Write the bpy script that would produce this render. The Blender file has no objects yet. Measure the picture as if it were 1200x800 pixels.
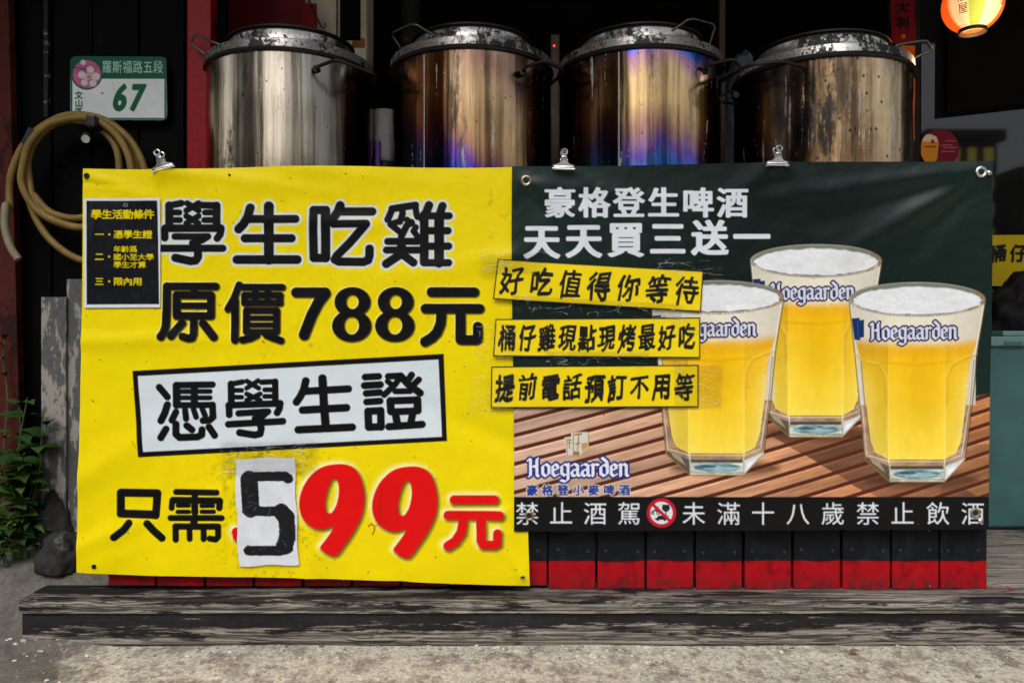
import bpy, bmesh, math, random
import numpy as np
from mathutils import Vector, Matrix, noise as mnoise
random.seed(7); np.random.seed(7)
C = bpy.context.scene.collection
SC = bpy.context.scene
R = math.radians

# ------------------------------------------------------------------ camera, sky, sun, exposure
CAMZ, F = 0.65, 933.0
cam = bpy.data.cameras.new('camera'); camo = bpy.data.objects.new('camera', cam); C.objects.link(camo)
cam.sensor_width = 36.0; cam.lens = 28.0; cam.clip_start = 0.02; cam.clip_end = 2000
camo.location = (0, 0, CAMZ); camo.rotation_euler = (R(90), 0, 0)
SC.camera = camo
world = bpy.data.worlds.new('World'); SC.world = world; world.use_nodes = True
nt = world.node_tree; nt.nodes.clear()
wo = nt.nodes.new('ShaderNodeOutputWorld'); bg = nt.nodes.new('ShaderNodeBackground')
sky = nt.nodes.new('ShaderNodeTexSky'); sky.sky_type = 'NISHITA'; sky.sun_disc = False
SUN_EL, SUN_AZ = R(52), R(196)      # azimuth clockwise from +Y: the sun stands behind the camera
sky.sun_elevation = SUN_EL; sky.sun_rotation = SUN_AZ
sky.air_density = 1.0; sky.dust_density = 4.0; sky.ozone_density = 1.0
hs = nt.nodes.new('ShaderNodeHueSaturation'); hs.inputs['Saturation'].default_value = 0.42
nt.links.new(sky.outputs[0], hs.inputs['Color']); nt.links.new(hs.outputs[0], bg.inputs[0])
bg.inputs[1].default_value = 0.12
nt.links.new(bg.outputs[0], wo.inputs[0])
sl = bpy.data.lights.new('sun', 'SUN'); so = bpy.data.objects.new('sun', sl); C.objects.link(so)
sl.energy = 0.8; sl.angle = R(40); sl.color = (1.0, 0.96, 0.9)
sd = Vector((math.sin(SUN_AZ) * math.cos(SUN_EL), math.cos(SUN_AZ) * math.cos(SUN_EL), math.sin(SUN_EL)))
so.rotation_euler = sd.to_track_quat('Z', 'Y').to_euler(); so.location = sd * 30
SC.view_settings.view_transform = 'Standard'; SC.view_settings.look = 'None'
SC.view_settings.gamma = 1.0; SC.view_settings.use_curve_mapping = False
SC.view_settings.exposure = 0.68
SC.cycles.max_bounces = 8

# ------------------------------------------------------------------ helpers
def P(px, py, D):
    return Vector(((px - 600) * D / F, D, CAMZ + (400 - py) * D / F))
def lin(c):
    c = np.asarray(c, float) / 255.0
    return tuple(np.where(c <= 0.04045, c / 12.92, ((c + 0.055) / 1.055) ** 2.4))
def tag(o, label=None, cat=None, group=None, kind=None):
    if label: o['label'] = label
    if cat: o['category'] = cat
    if group: o['group'] = group
    if kind: o['kind'] = kind
    return o
def thing(name, loc, label, cat, group=None):
    o = bpy.data.objects.new(name, None); C.objects.link(o); o.location = loc
    o.empty_display_size = 0.05
    bpy.context.view_layer.update()
    return tag(o, label, cat, group)
def wloc(o):
    v = Vector(o.location)
    while o.parent: o = o.parent; v += Vector(o.location)
    return v

class MB:
    def __init__(s): s.v = []; s.f = []; s.mi = []; s.sm = []
    def add(s, vs, fs, mi=0, smooth=False):
        b = len(s.v); s.v += [tuple(v) for v in vs]
        for f in fs: s.f.append(tuple(b + i for i in f)); s.mi.append(mi); s.sm.append(smooth)
        return s
    def box(s, x0, x1, y0, y1, z0, z1, bev=0.0, mi=0, M=None):
        if bev <= 0:
            vs = [(x, y, z) for x in (x0, x1) for y in (y0, y1) for z in (z0, z1)]
            fs = [(0, 1, 3, 2), (4, 6, 7, 5), (0, 4, 5, 1), (2, 3, 7, 6), (0, 2, 6, 4), (1, 5, 7, 3)]
        else:
            bm = bmesh.new(); bmesh.ops.create_cube(bm, size=1)
            for v in bm.verts:
                v.co = Vector((x0 + (v.co.x + .5) * (x1 - x0), y0 + (v.co.y + .5) * (y1 - y0), z0 + (v.co.z + .5) * (z1 - z0)))
            bmesh.ops.bevel(bm, geom=bm.edges[:], offset=bev, segments=2, affect='EDGES', profile=0.6)
            bm.verts.index_update(); vs = [v.co.copy() for v in bm.verts]; fs = [[v.index for v in f.verts] for f in bm.faces]; bm.free()
        if M is not None: vs = [M @ Vector(v) for v in vs]
        return s.add(vs, fs, mi)
    def tube(s, pts, r, n=10, mi=0, caps=True, closed=False):
        pts = [Vector(p) for p in pts]; m = len(pts)
        rs = r if hasattr(r, '__len__') else [r] * m
        tang = []
        for i in range(m):
            a = pts[(i - 1) % m] if (i > 0 or closed) else pts[0]; b = pts[(i + 1) % m] if (i < m - 1 or closed) else pts[-1]
            t = (b - a); tang.append(t.normalized() if t.length > 1e-9 else Vector((0, 0, 1)))
        u = tang[0].orthogonal().normalized(); vs = []
        for i in range(m):
            t = tang[i]; u = (u - t * u.dot(t))
            u = u.normalized() if u.length > 1e-6 else t.orthogonal().normalized(); w = t.cross(u)
            for k in range(n):
                a = 2 * math.pi * k / n; vs.append(pts[i] + (u * math.cos(a) + w * math.sin(a)) * rs[i])
        fs = []
        for i in range(m if closed else m - 1):
            j = (i + 1) % m
            for k in range(n): fs.append((i * n + k, i * n + (k + 1) % n, j * n + (k + 1) % n, j * n + k))
        if caps and not closed: fs += [tuple(range(n - 1, -1, -1)), tuple((m - 1) * n + k for k in range(n))]
        return s.add(vs, fs, mi, True)
    def lathe(s, prof, c, n=64, mi=0, axis=None):
        vs = []; fs = []; m = len(prof)
        for k in range(n):
            a = 2 * math.pi * k / n
            for r, z in prof:
                p = Vector((r * math.cos(a), r * math.sin(a), z))
                if axis is not None: p = axis @ p
                vs.append(p + Vector(c))
        for k in range(n):
            q = (k + 1) % n
            for i in range(m - 1): fs.append((k * m + i, q * m + i, q * m + i + 1, k * m + i + 1))
        return s.add(vs, fs, mi, True)
    def prism(s, poly, y0, y1, mi=0):      # polygon of (x, z) pairs, pushed from y0 to y1
        n = len(poly); vs = [(x, y0, z) for x, z in poly] + [(x, y1, z) for x, z in poly]
        fs = [tuple(range(n)), tuple(range(2 * n - 1, n - 1, -1))] + [(i, i + n, (i + 1) % n + n, (i + 1) % n) for i in range(n)]
        return s.add(vs, fs, mi)
    def build(s, name, mats, parent=None, auto=True):
        me = bpy.data.meshes.new(name)
        off = wloc(parent) if parent else Vector()
        me.from_pydata([(v[0] - off.x, v[1] - off.y, v[2] - off.z) for v in s.v], [], s.f)
        mats = mats if isinstance(mats, (list, tuple)) else [mats]
        for m in mats: me.materials.append(m)
        me.polygons.foreach_set('material_index', s.mi); me.polygons.foreach_set('use_smooth', s.sm)
        bm = bmesh.new(); bm.from_mesh(me); bmesh.ops.recalc_face_normals(bm, faces=bm.faces[:]); bm.to_mesh(me); bm.free()
        if auto and any(s.sm):
            try: me.set_sharp_from_angle(angle=R(38))
            except Exception: pass
        o = bpy.data.objects.new(name, me); C.objects.link(o)
        if parent: o.parent = parent
        return o

def spline(pts, n=6, closed=False):
    pts = [Vector(p) for p in pts]; m = len(pts); out = []
    for i in range(m if closed else m - 1):
        if closed: a, b, c, d = pts[(i - 1) % m], pts[i], pts[(i + 1) % m], pts[(i + 2) % m]
        else: a, b, c, d = pts[max(i - 1, 0)], pts[i], pts[i + 1], pts[min(i + 2, m - 1)]
        for k in range(n):
            t = k / n
            out.append(0.5 * ((2 * b) + (c - a) * t + (2 * a - 5 * b + 4 * c - d) * t * t + (3 * b - a - 3 * c + d) * t ** 3))
    if not closed: out.append(pts[-1])
    return out

# ------------------------------------------------------------------ materials
class NT:
    def __init__(s, name):
        s.m = bpy.data.materials.new(name); s.m.use_nodes = True; s.t = s.m.node_tree
        s.p = s.t.nodes['Principled BSDF']; s.tc = None
    def n(s, t, **kw):
        x = s.t.nodes.new('ShaderNode' + t)
        for k, v in kw.items(): setattr(x, k, v)
        return x
    def l(s, a, b): s.t.links.new(a, b)
    def co(s, scale=(1, 1, 1), loc=(0, 0, 0), out='Object', rot=(0, 0, 0)):
        if s.tc is None: s.tc = s.n('TexCoord')
        mp = s.n('Mapping'); mp.inputs['Scale'].default_value = scale; mp.inputs['Location'].default_value = loc; mp.inputs['Rotation'].default_value = rot
        s.l(s.tc.outputs[out], mp.inputs[0]); return mp.outputs[0]
    def noise(s, co, scale=5, detail=4, rough=.55, dist=0):
        x = s.n('TexNoise'); x.inputs['Scale'].default_value = scale; x.inputs['Detail'].default_value = detail
        x.inputs['Roughness'].default_value = rough; x.inputs['Distortion'].default_value = dist; s.l(co, x.inputs['Vector']); return x.outputs['Fac']
    def voro(s, co, scale=5, out='Distance', feature='F1'):
        x = s.n('TexVoronoi', feature=feature); x.inputs['Scale'].default_value = scale; s.l(co, x.inputs['Vector']); return x.outputs[out]
    def ramp(s, fac, stops, interp='LINEAR'):
        x = s.n('ValToRGB'); cr = x.color_ramp; cr.interpolation = interp
        while len(cr.elements) < len(stops): cr.elements.new(0.5)
        for e, (p, c) in zip(cr.elements, stops):
            e.position = p; e.color = (*(c if hasattr(c, '__len__') else (c, c, c)), 1)
        s.l(fac, x.inputs[0]); return x.outputs[0]
    def mix(s, fac, a, b, bt='MIX'):
        x = s.n('Mix', data_type='RGBA', blend_type=bt)
        for sock, v in ((x.inputs[0], fac), (x.inputs[6], a), (x.inputs[7], b)):
            if hasattr(v, 'links'): s.l(v, sock)
            elif hasattr(v, '__len__'): sock.default_value = (*v[:3], 1)
            else: sock.default_value = v
        return x.outputs[2]
    def math(s, op, a, b=0.0, c=0.0):
        x = s.n('Math', operation=op)
        for sock, v in zip(x.inputs, (a, b, c)):
            if hasattr(v, 'links'): s.l(v, sock)
            else: sock.default_value = v
        return x.outputs[0]
    def bump(s, h, strength=.3, dist=.002):
        b = s.n('Bump'); b.inputs['Strength'].default_value = strength; b.inputs['Distance'].default_value = dist
        s.l(h, b.inputs['Height']); s.l(b.outputs[0], s.p.inputs['Normal']); return b
    def set(s, **kw):
        names = {'color': 'Base Color', 'rough': 'Roughness', 'metal': 'Metallic', 'spec': 'Specular IOR Level', 'alpha': 'Alpha', 'emc': 'Emission Color', 'ems': 'Emission Strength', 'coat': 'Coat Weight', 'trans': 'Transmission Weight', 'sss': 'Subsurface Weight'}
        for k, v in kw.items():
            q = s.p.inputs[names[k]]
            if hasattr(v, 'links'): s.l(v, q)
            elif hasattr(v, '__len__'): q.default_value = (*v[:3], 1)
            else: q.default_value = v
        return s

def plain(name, c, rough=.5, metal=0, var=.25, scale=12, bump=.1, spec=.5, stretch=(1, 1, 1)):
    N = NT(name); co = N.co(stretch); f = N.noise(co, scale, 5, .6)
    c = np.array(c); lo = tuple(c * (1 - var)); hi = tuple(np.minimum(c * (1 + var * .6), 1))
    N.set(color=N.ramp(f, [(.3, lo), (.7, hi)]), rough=N.ramp(f, [(.3, min(rough * 1.15, 1)), (.7, rough * .85)]), metal=metal, spec=spec)
    if bump: N.bump(f, bump, .002)
    return N.m

def worn_paint(name, paint, under, amount=.4, stretch=(2, 8, 8), rough=.55, gloss=.4, seed=0, scale=4, spec=.22):
    N = NT(name); co = N.co(stretch, (seed, seed * .7, 0)); a = N.noise(co, scale, 8, .65); b = N.noise(N.co((1, 1, 1), (seed, 3, 1)), 70, 4, .6)
    mask = N.ramp(N.math('ADD', a, N.math('MULTIPLY', b, .18)), [(amount + .04, 1.0), (amount + .09, 0.0)])
    p = np.array(paint); pc = N.ramp(b, [(.3, tuple(p * .75)), (.7, tuple(np.minimum(p * 1.2, 1)))])
    u = np.array(under); uc = N.ramp(a, [(.2, tuple(u * .6)), (.8, tuple(np.minimum(u * 1.3, 1)))])
    N.set(color=N.mix(mask, pc, uc), rough=N.mix(mask, (gloss,) * 3, (rough,) * 3), spec=spec); N.bump(N.mix(mask, b, N.math('SUBTRACT', a, .4)), .25, .002)
    return N.m

def weathered_wood(name, dark, light, paint, amt=.5, seed=0.0, zmid=None, zk=0.0):
    N = NT(name); L = (seed, seed * 1.3, seed * .4)
    warp = N.noise(N.co((1.2, 5, 5), L), 2, 3, .5)
    co = N.co((1, 1, 1), L)
    vm = N.n('VectorMath', operation='MULTIPLY_ADD'); N.l(warp, vm.inputs[0]); vm.inputs[1].default_value = (0, .05, .05); N.l(co, vm.inputs[2])
    m2 = N.n('Mapping'); m2.inputs['Scale'].default_value = (.7, 130, 130); N.l(vm.outputs[0], m2.inputs[0])
    g = N.noise(m2.outputs[0], 2.2, 6, .66)
    wv = N.n('TexWave', wave_type='BANDS', bands_direction='Z', wave_profile='SAW'); wv.inputs['Scale'].default_value = 19; wv.inputs['Distortion'].default_value = 5.5; wv.inputs['Detail'].default_value = 2.5; wv.inputs['Detail Scale'].default_value = .55; wv.inputs['Detail Roughness'].default_value = .45
    N.l(N.co((.22, 1.6, 1), L), wv.inputs[0])
    m3 = N.n('Mapping'); m3.inputs['Scale'].default_value = (.8, 22, 22); N.l(vm.outputs[0], m3.inputs[0])
    g2 = N.noise(m3.outputs[0], 2.2, 3, .5)
    wood0 = N.mix(g2, N.ramp(g, [(.40, dark), (.58, light)]), N.ramp(g, [(.44, tuple(np.array(dark) * .4)), (.56, tuple(np.array(light) * .75))]))
    a = N.noise(N.co((2.4, 14, 24), (seed + 5, 2, 7)), 2.2, 9, .74); b = N.noise(N.co((1, 1, 1)), 60, 3, .6)
    wood = N.mix(1.0, wood0, N.ramp(wv.outputs[1], [(.0, .30), (.10, .42), (.30, .95), (.8, 1.0), (1.0, .6)]), 'MULTIPLY')
    if zmid is not None:
        geo = N.n('NewGeometry'); sp = N.n('SeparateXYZ'); N.l(geo.outputs['Position'], sp.inputs[0])
        a = N.math('ADD', a, N.math('MULTIPLY', N.math('SUBTRACT', sp.outputs[2], zmid), zk)); a = N.math('SUBTRACT', a, N.math('MULTIPLY', sp.outputs[0], .035))
    mask = N.ramp(N.math('ADD', a, N.math('MULTIPLY', g, .14)), [(amt, 0.0), (amt + .014, 1.0)])
    N.set(color=N.mix(mask, wood, N.ramp(b, [(.3, tuple(np.array(paint) * .7)), (.7, tuple(np.array(paint) * 1.4))])), rough=N.mix(mask, (.85,) * 3, (.6,) * 3), spec=.25)
    h = N.math('ADD', N.math('ADD', N.math('MULTIPLY', g, 1.0), N.math('MULTIPLY', wv.outputs[1], .5)), N.math('MULTIPLY', mask, .35)); N.bump(h, .55, .003)
    return N.m

def print_mat(name, rough=.4, weave=900, weave_s=.06, coat=0.0, crinkle=0.0, spec=.2):
    N = NT(name); a = N.n('VertexColor'); a.layer_name = 'ink'
    nz = N.noise(N.co(), 8, 6, .65); f = N.noise(N.co(), 55, 5, .6)
    grime = N.ramp(nz, [(.3, .93), (.65, 1.0)])
    N.set(color=N.mix(1.0, a.outputs[0], grime, 'MULTIPLY'), rough=N.ramp(f, [(.3, rough * .85), (.7, min(rough * 1.2, 1))]), spec=spec)
    x = N.n('TexWave', wave_type='BANDS', bands_direction='X'); x.inputs['Scale'].default_value = weave; N.l(N.co(), x.inputs[0])
    z = N.n('TexWave', wave_type='BANDS', bands_direction='Z'); z.inputs['Scale'].default_value = weave; N.l(N.co(), z.inputs[0])
    h = N.math('ADD', N.math('MULTIPLY', N.math('ADD', x.outputs[1], z.outputs[1]), weave_s), N.math('MULTIPLY', f, .12))
    if crinkle: h = N.math('ADD', h, N.math('MULTIPLY', N.voro(N.co((1, 1, 1)), 38, 'Distance', 'F1'), crinkle))
    N.bump(h, .35, .0015)
    return N.m

# ------------------------------------------------------------------ printing: a small painter working in poster coordinates
class Canvas:
    def __init__(s, quad, nx, ny, bow=None):
        u = np.linspace(0, 1, nx)[None, :]; v = np.linspace(0, 1, ny)[:, None]
        q = np.array(quad, float)
        X = (1 - v) * ((1 - u) * q[0, 0] + u * q[1, 0]) + v * ((1 - u) * q[3, 0] + u * q[2, 0])
        Y = (1 - v) * ((1 - u) * q[0, 1] + u * q[1, 1]) + v * ((1 - u) * q[3, 1] + u * q[2, 1])
        if bow: bx, by = bow(u, v); X = X + bx; Y = Y + by
        s.X, s.Y = X, Y; s.img = np.zeros((ny, nx, 3)); s.u = u; s.v = v
        s.cx0, s.cx1 = X.min(0), X.max(0); s.ry0, s.ry1 = Y.min(1), Y.max(1)
    def win(s, x0, y0, x1, y1):
        c = np.nonzero((s.cx1 >= x0) & (s.cx0 <= x1))[0]; r = np.nonzero((s.ry1 >= y0) & (s.ry0 <= y1))[0]
        if len(c) == 0 or len(r) == 0: return None
        return (slice(r[0], r[-1] + 1), slice(c[0], c[-1] + 1))
    def put(s, w, cov, col):
        col = np.asarray(col, float)
        s.img[w] = s.img[w] * (1 - cov[..., None]) + col * cov[..., None]
    def strokes(s, segs, col, grow=0.0, off=(0, 0), soft=0.9, alpha=1.0):
        d, w = s.sdf(segs, grow + soft + 1, off)
        if w is None: return
        s.put(w, np.clip(.5 - (d - grow) / soft, 0, 1) * alpha, col)
    def sdf(s, segs, margin, off=(0, 0)):
        xs = [p[0] for p, r in segs for p in p]; ys = [p[1] for p, r in segs for p in p]; rm = max(r for p, r in segs) + margin
        w = s.win(min(xs) - rm + off[0], min(ys) - rm + off[1], max(xs) + rm + off[0], max(ys) + rm + off[1])
        if w is None: return None, None
        X = s.X[w] - off[0]; Y = s.Y[w] - off[1]; d = np.full(X.shape, 1e9)
        for pts, r in segs:
            if len(pts) == 1: pts = [pts[0], pts[0]]
            for a, b in zip(pts[:-1], pts[1:]):
                m = (X > min(a[0], b[0]) - rm) & (X < max(a[0], b[0]) + rm) & (Y > min(a[1], b[1]) - rm) & (Y < max(a[1], b[1]) + rm)
                x = X[m]; y = Y[m]; ex, ey = b[0] - a[0], b[1] - a[1]; L = ex * ex + ey * ey
                t = np.clip(((x - a[0]) * ex + (y - a[1]) * ey) / L, 0, 1) if L > 1e-9 else 0
                d[m] = np.minimum(d[m], np.hypot(x - a[0] - t * ex, y - a[1] - t * ey) - r)
        return d, w
    def polysd(s, poly, w, off=(0, 0)):
        X = s.X[w] - off[0]; Y = s.Y[w] - off[1]; d = np.full(X.shape, 1e9); ins = np.zeros(X.shape, bool)
        n = len(poly)
        for i in range(n):
            a = poly[i]; b = poly[(i + 1) % n]; ex, ey = b[0] - a[0], b[1] - a[1]
            t = np.clip(((X - a[0]) * ex + (Y - a[1]) * ey) / max(ex * ex + ey * ey, 1e-9), 0, 1)
            d = np.minimum(d, np.hypot(X - a[0] - t * ex, Y - a[1] - t * ey))
            if ey != 0: ins ^= ((a[1] > Y) != (b[1] > Y)) & (X < a[0] + (Y - a[1]) * ex / ey)
        return np.where(ins, -d, d)
    def poly(s, poly, col, soft=.9, alpha=1.0, grow=0, off=(0, 0), holes=()):
        xs = [p[0] for p in poly]; ys = [p[1] for p in poly]; m = soft + grow + 1
        w = s.win(min(xs) - m + off[0], min(ys) - m + off[1], max(xs) + m + off[0], max(ys) + m + off[1])
        if w is None: return
        d = s.polysd(poly, w, off)
        for h in holes: d = np.maximum(d, -s.polysd(h, w, off))
        c = np.clip(.5 - (d - grow) / soft, 0, 1) * alpha
        if callable(col): col = col(s.X[w], s.Y[w])
        s.put(w, c, col)
    def ell(s, cx, cy, rx, ry, col, soft=.9, alpha=1.0, ring=None):
        w = s.win(cx - rx - 3, cy - ry - 3, cx + rx + 3, cy + ry + 3)
        if w is None: return
        X = s.X[w]; Y = s.Y[w]; k = np.hypot((X - cx) / rx, (Y - cy) / ry)
        g = np.hypot((X - cx) / rx ** 2, (Y - cy) / ry ** 2) + 1e-9; d = (k - 1) * k / g
        if ring: d = np.abs(d) - ring
        if callable(col): col = col(X, Y)
        s.put(w, np.clip(.5 - d / soft, 0, 1) * alpha, col)
    def text(s, chars, col, bold=0.0, outline=None, ss=5, alpha=1.0, rough=0.0, flat=1.0):
        """chars: (character, centre x, centre y, width, height, rotation, shear)"""
        x0 = min(c[1] - c[3] for c in chars) - 4; x1 = max(c[1] + c[3] for c in chars) + 4
        y0 = min(c[2] - c[4] for c in chars) - 4; y1 = max(c[2] + c[4] for c in chars) + 4
        w = s.win(x0, y0, x1, y1)
        if w is None: return
        Wd, Hd = int((x1 - x0) * ss), int((y1 - y0) * ss); B = np.zeros((Hd, Wd), bool)
        for ch, cx, cy, cw, chh, rot, sh in chars:
            T = glyph(ch)
            if T is None: continue
            g = (T - np.array([.5, .38])) * np.array([cw, -chh]); gx = g[..., 0] - sh * g[..., 1]; gy = g[..., 1]
            if rough:
                gx = gx + rough * cw * .035 * np.sin(gy / chh * 9 + cx) ; gy = gy + rough * chh * (.03 * np.sin(gx / cw * 7 + cx * 1.7) - .09 * (gx / cw))
            cr, sr = math.cos(rot), math.sin(rot)
            px = (cx + gx * cr - gy * sr - x0) * ss; py = (cy + gx * sr + gy * cr - y0) * ss
            for t in range(len(px)):
                raster(B, px[t], py[t])
        def cov(grow):
            M = B; k = int(round(grow * ss))
            if k > 0:
                M = np.zeros_like(B)
                ky = max(1, int(round(k * flat)))
                for dy in range(-ky, ky + 1):
                    kx = int(k * math.sqrt(max(0, 1 - (dy / (ky + .5)) ** 2)))
                    row = np.zeros_like(B); cs = np.cumsum(np.pad(B, ((0, 0), (kx + 1, kx))).astype(np.int32), 1)
                    row = (cs[:, 2 * kx + 1:] - cs[:, :-2 * kx - 1])[:, :Wd] > 0
                    if dy >= 0: M[dy:] |= row[:Hd - dy]
                    else: M[:dy] |= row[-dy:]
            S = np.pad(M.astype(np.float32), ss).cumsum(0).cumsum(1)
            A = (S[ss:, ss:] - S[:-ss, ss:] - S[ss:, :-ss] + S[:-ss, :-ss]) / ss ** 2
            fx = np.clip((s.X[w] - x0) * ss - .5 + ss / 2, 0, A.shape[1] - 2); fy = np.clip((s.Y[w] - y0) * ss - .5 + ss / 2, 0, A.shape[0] - 2)
            ix = fx.astype(int); iy = fy.astype(int); ax = fx - ix; ay = fy - iy
            return (A[iy, ix] * (1 - ax) + A[iy, ix + 1] * ax) * (1 - ay) + (A[iy + 1, ix] * (1 - ax) + A[iy + 1, ix + 1] * ax) * ay
        if outline: s.put(w, cov(bold + outline[0]), outline[1])
        s.put(w, cov(bold) * alpha, col)
def raster(B, px, py):
    H, W = B.shape
    x0 = max(int(px.min()), 0); x1 = min(int(px.max()) + 2, W); y0 = max(int(py.min()), 0); y1 = min(int(py.max()) + 2, H)
    if x1 <= x0 or y1 <= y0: return
    X = np.arange(x0, x1)[None, :] + .5; Y = np.arange(y0, y1)[:, None] + .5
    e = [(px[(i + 1) % 3] - px[i]) * (Y - py[i]) - (py[(i + 1) % 3] - py[i]) * (X - px[i]) for i in range(3)]
    B[y0:y1, x0:x1] |= ((e[0] >= 0) & (e[1] >= 0) & (e[2] >= 0)) | ((e[0] <= 0) & (e[1] <= 0) & (e[2] <= 0))
_gl = {}
def glyph(ch):
    if ch in _gl: return _gl[ch]
    c = bpy.data.curves.new('glyph', 'FONT'); c.body = ch; c.resolution_u = 4
    o = bpy.data.objects.new('glyph', c); C.objects.link(o)
    dg = bpy.context.evaluated_depsgraph_get(); me = bpy.data.meshes.new_from_object(o.evaluated_get(dg))
    me.calc_loop_triangles(); T = None
    if len(me.loop_triangles):
        V = np.array([v.co[:2] for v in me.vertices]); T = V[np.array([t.vertices[:] for t in me.loop_triangles])]
        if ord(ch) < 0x2000: T = T - np.array([(V[:, 0].min() + V[:, 0].max()) / 2 - .5, -.05])
    bpy.data.objects.remove(o); bpy.data.meshes.remove(me); bpy.data.curves.remove(c)
    _gl[ch] = T; return T
def row(text, xa, xb, ya, yb, w, h, rot=0, sh=0, jit=0):
    n = len(text); out = []
    for i, ch in enumerate(text):
        t = i / max(n - 1, 1)
        out.append((ch, xa + (xb - xa) * t, ya + (yb - ya) * t + random.uniform(-jit, jit) * 2, w, h * (1 + random.uniform(-jit, jit) * .06), rot + random.uniform(-jit, jit) * .05, sh))
    return out
def S(sc, ox, oy, items):
    return [([(ox + p[i] / sc, oy + p[i + 1] / sc) for i in range(0, len(p), 2)], r / sc) for *p, r in items]
def fbm(X, Y, sc, seed=0, oct=4):
    """cheap value noise on arrays"""
    out = np.zeros(np.broadcast(X, Y).shape); amp = .5
    for o in range(oct):
        rs = np.random.RandomState(seed + o); T = rs.rand(128, 128)
        x = X / sc * 2 ** o + 31.7 * o; y = Y / sc * 2 ** o + 17.3 * o
        ix = np.floor(x).astype(int); iy = np.floor(y).astype(int); fx = x - ix; fy = y - iy
        fx = fx * fx * (3 - 2 * fx); fy = fy * fy * (3 - 2 * fy)
        g = lambda a, b: T[b % 128, a % 128]
        out = out + amp * ((g(ix, iy) * (1 - fx) + g(ix + 1, iy) * fx) * (1 - fy) + (g(ix, iy + 1) * (1 - fx) + g(ix + 1, iy + 1) * fx) * fy); amp *= .5
    return out
def sheet(name, cv, depth, mat, parent, D0=None):
    """the printed sheet itself: a fine grid hanging at depth(X, Y) metres, ink in a colour attribute"""
    ny, nx = cv.X.shape; D = depth(cv.X, cv.Y)
    D0 = D0 or DB                               # the plane on which poster coordinates are laid out
    off = wloc(parent) if parent else Vector()
    co = np.stack([(cv.X - 600) * D0 / F - off.x, D - off.y, CAMZ + (400 - cv.Y) * D0 / F - off.z], -1).reshape(-1, 3)
    i = np.arange(ny * nx).reshape(ny, nx)
    q = np.stack([i[:-1, :-1], i[1:, :-1], i[1:, 1:], i[:-1, 1:]], -1).reshape(-1, 4)
    me = bpy.data.meshes.new(name); me.vertices.add(ny * nx); me.vertices.foreach_set('co', co.astype(np.float32).ravel())
    me.loops.add(q.size); me.loops.foreach_set('vertex_index', q.astype(np.int32).ravel())
    me.polygons.add(len(q)); me.polygons.foreach_set('loop_start', np.arange(0, q.size, 4, dtype=np.int32))
    me.update(calc_edges=True)
    me.polygons.foreach_set('use_smooth', np.ones(len(q), bool))
    at = me.color_attributes.new('ink', 'BYTE_COLOR', 'POINT')
    col = np.ones((ny * nx, 4), np.float32); col[:, :3] = np.clip(cv.img.reshape(-1, 3) / 255.0, 0, 1)
    at.data.foreach_set('color_srgb', col.ravel())
    me.materials.append(mat); o = bpy.data.objects.new(name, me); C.objects.link(o)
    if parent: o.parent = parent
    return o

DP = 1.772          # front face of the boarded counter
DB = 1.748          # the banners hang here
def ridge(X, Y, x0, y0, x1, y1, wd, amp):
    ex, ey = x1 - x0, y1 - y0; L = math.hypot(ex, ey); t = np.clip(((X - x0) * ex + (Y - y0) * ey) / L ** 2, 0, 1)
    d = np.hypot(X - x0 - t * ex, Y - y0 - t * ey)
    return amp * np.exp(-(d / wd) ** 2) * (1 - .75 * t)
def drape(X, Y):
    """bulge of the hanging vinyl towards the street, metres"""
    h = .0065 * (fbm(X, Y * .8, 150, 3, 3) - .45) + .0034 * (fbm(X + Y * .6, Y, 42, 9, 3) - .45)
    h = h + ridge(X, Y, 1147, 204, 985, 300, 13, .011) - ridge(X, Y, 1147, 204, 1060, 310, 12, .006) - ridge(X, Y, 1140, 206, 960, 262, 11, .005) + ridge(X, Y, 1140, 200, 900, 232, 12, .008)
    h = h + ridge(X, Y, 616, 214, 690, 260, 9, .004) - ridge(X, Y, 616, 214, 660, 290, 8, .003) + ridge(X, Y, 616, 214, 800, 235, 9, .003)
    h = h + ridge(X, Y, 911, 190, 830, 250, 14, .0045) + ridge(X, Y, 911, 190, 985, 245, 14, .004) + ridge(X, Y, 660, 196, 720, 225, 9, .003)
    h = h + ridge(X, Y, 190, 198, 280, 235, 16, .0045) + ridge(X, Y, 106, 208, 190, 236, 8, .0035) - ridge(X, Y, 100, 214, 150, 219, 4, .0025) + ridge(X, Y, 340, 196, 520, 215, 12, .004)
    h = h + ridge(X, Y, 100, 400, 330, 395, 10, .004) + ridge(X, Y, 95, 560, 250, 470, 18, .005) + ridge(X, Y, 600, 300, 430, 330, 14, .0045) - ridge(X, Y, 600, 520, 480, 470, 14, .0045) + ridge(X, Y, 360, 684, 380, 560, 12, .005) - ridge(X, Y, 470, 684, 450, 600, 12, .0045) + ridge(X, Y, 190, 198, 150, 300, 9, .004) + ridge(X, Y, 190, 198, 400, 226, 10, .005) + ridge(X, Y, 94, 640, 300, 560, 11, .004) + .0009 * (fbm(X, Y, 13, 61, 3) - .45)
    h = h + ridge(X, Y, 440, 262, 260, 255, 10, .003) + ridge(X, Y, 590, 600, 560, 650, 9, .0035) + ridge(X, Y, 612, 676, 590, 640, 7, .003) + ridge(X, Y, 262, 560, 264, 680, 3, .0015) + ridge(X, Y, 110, 662, 230, 615, 16, .003)
    return h
def depth_yellow(X, Y): return DB - drape(X, Y)
def depth_green(X, Y): return DB - .004 - drape(X, Y)
def depth_note(X, Y): return DB - .009 - drape(X, Y)

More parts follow.
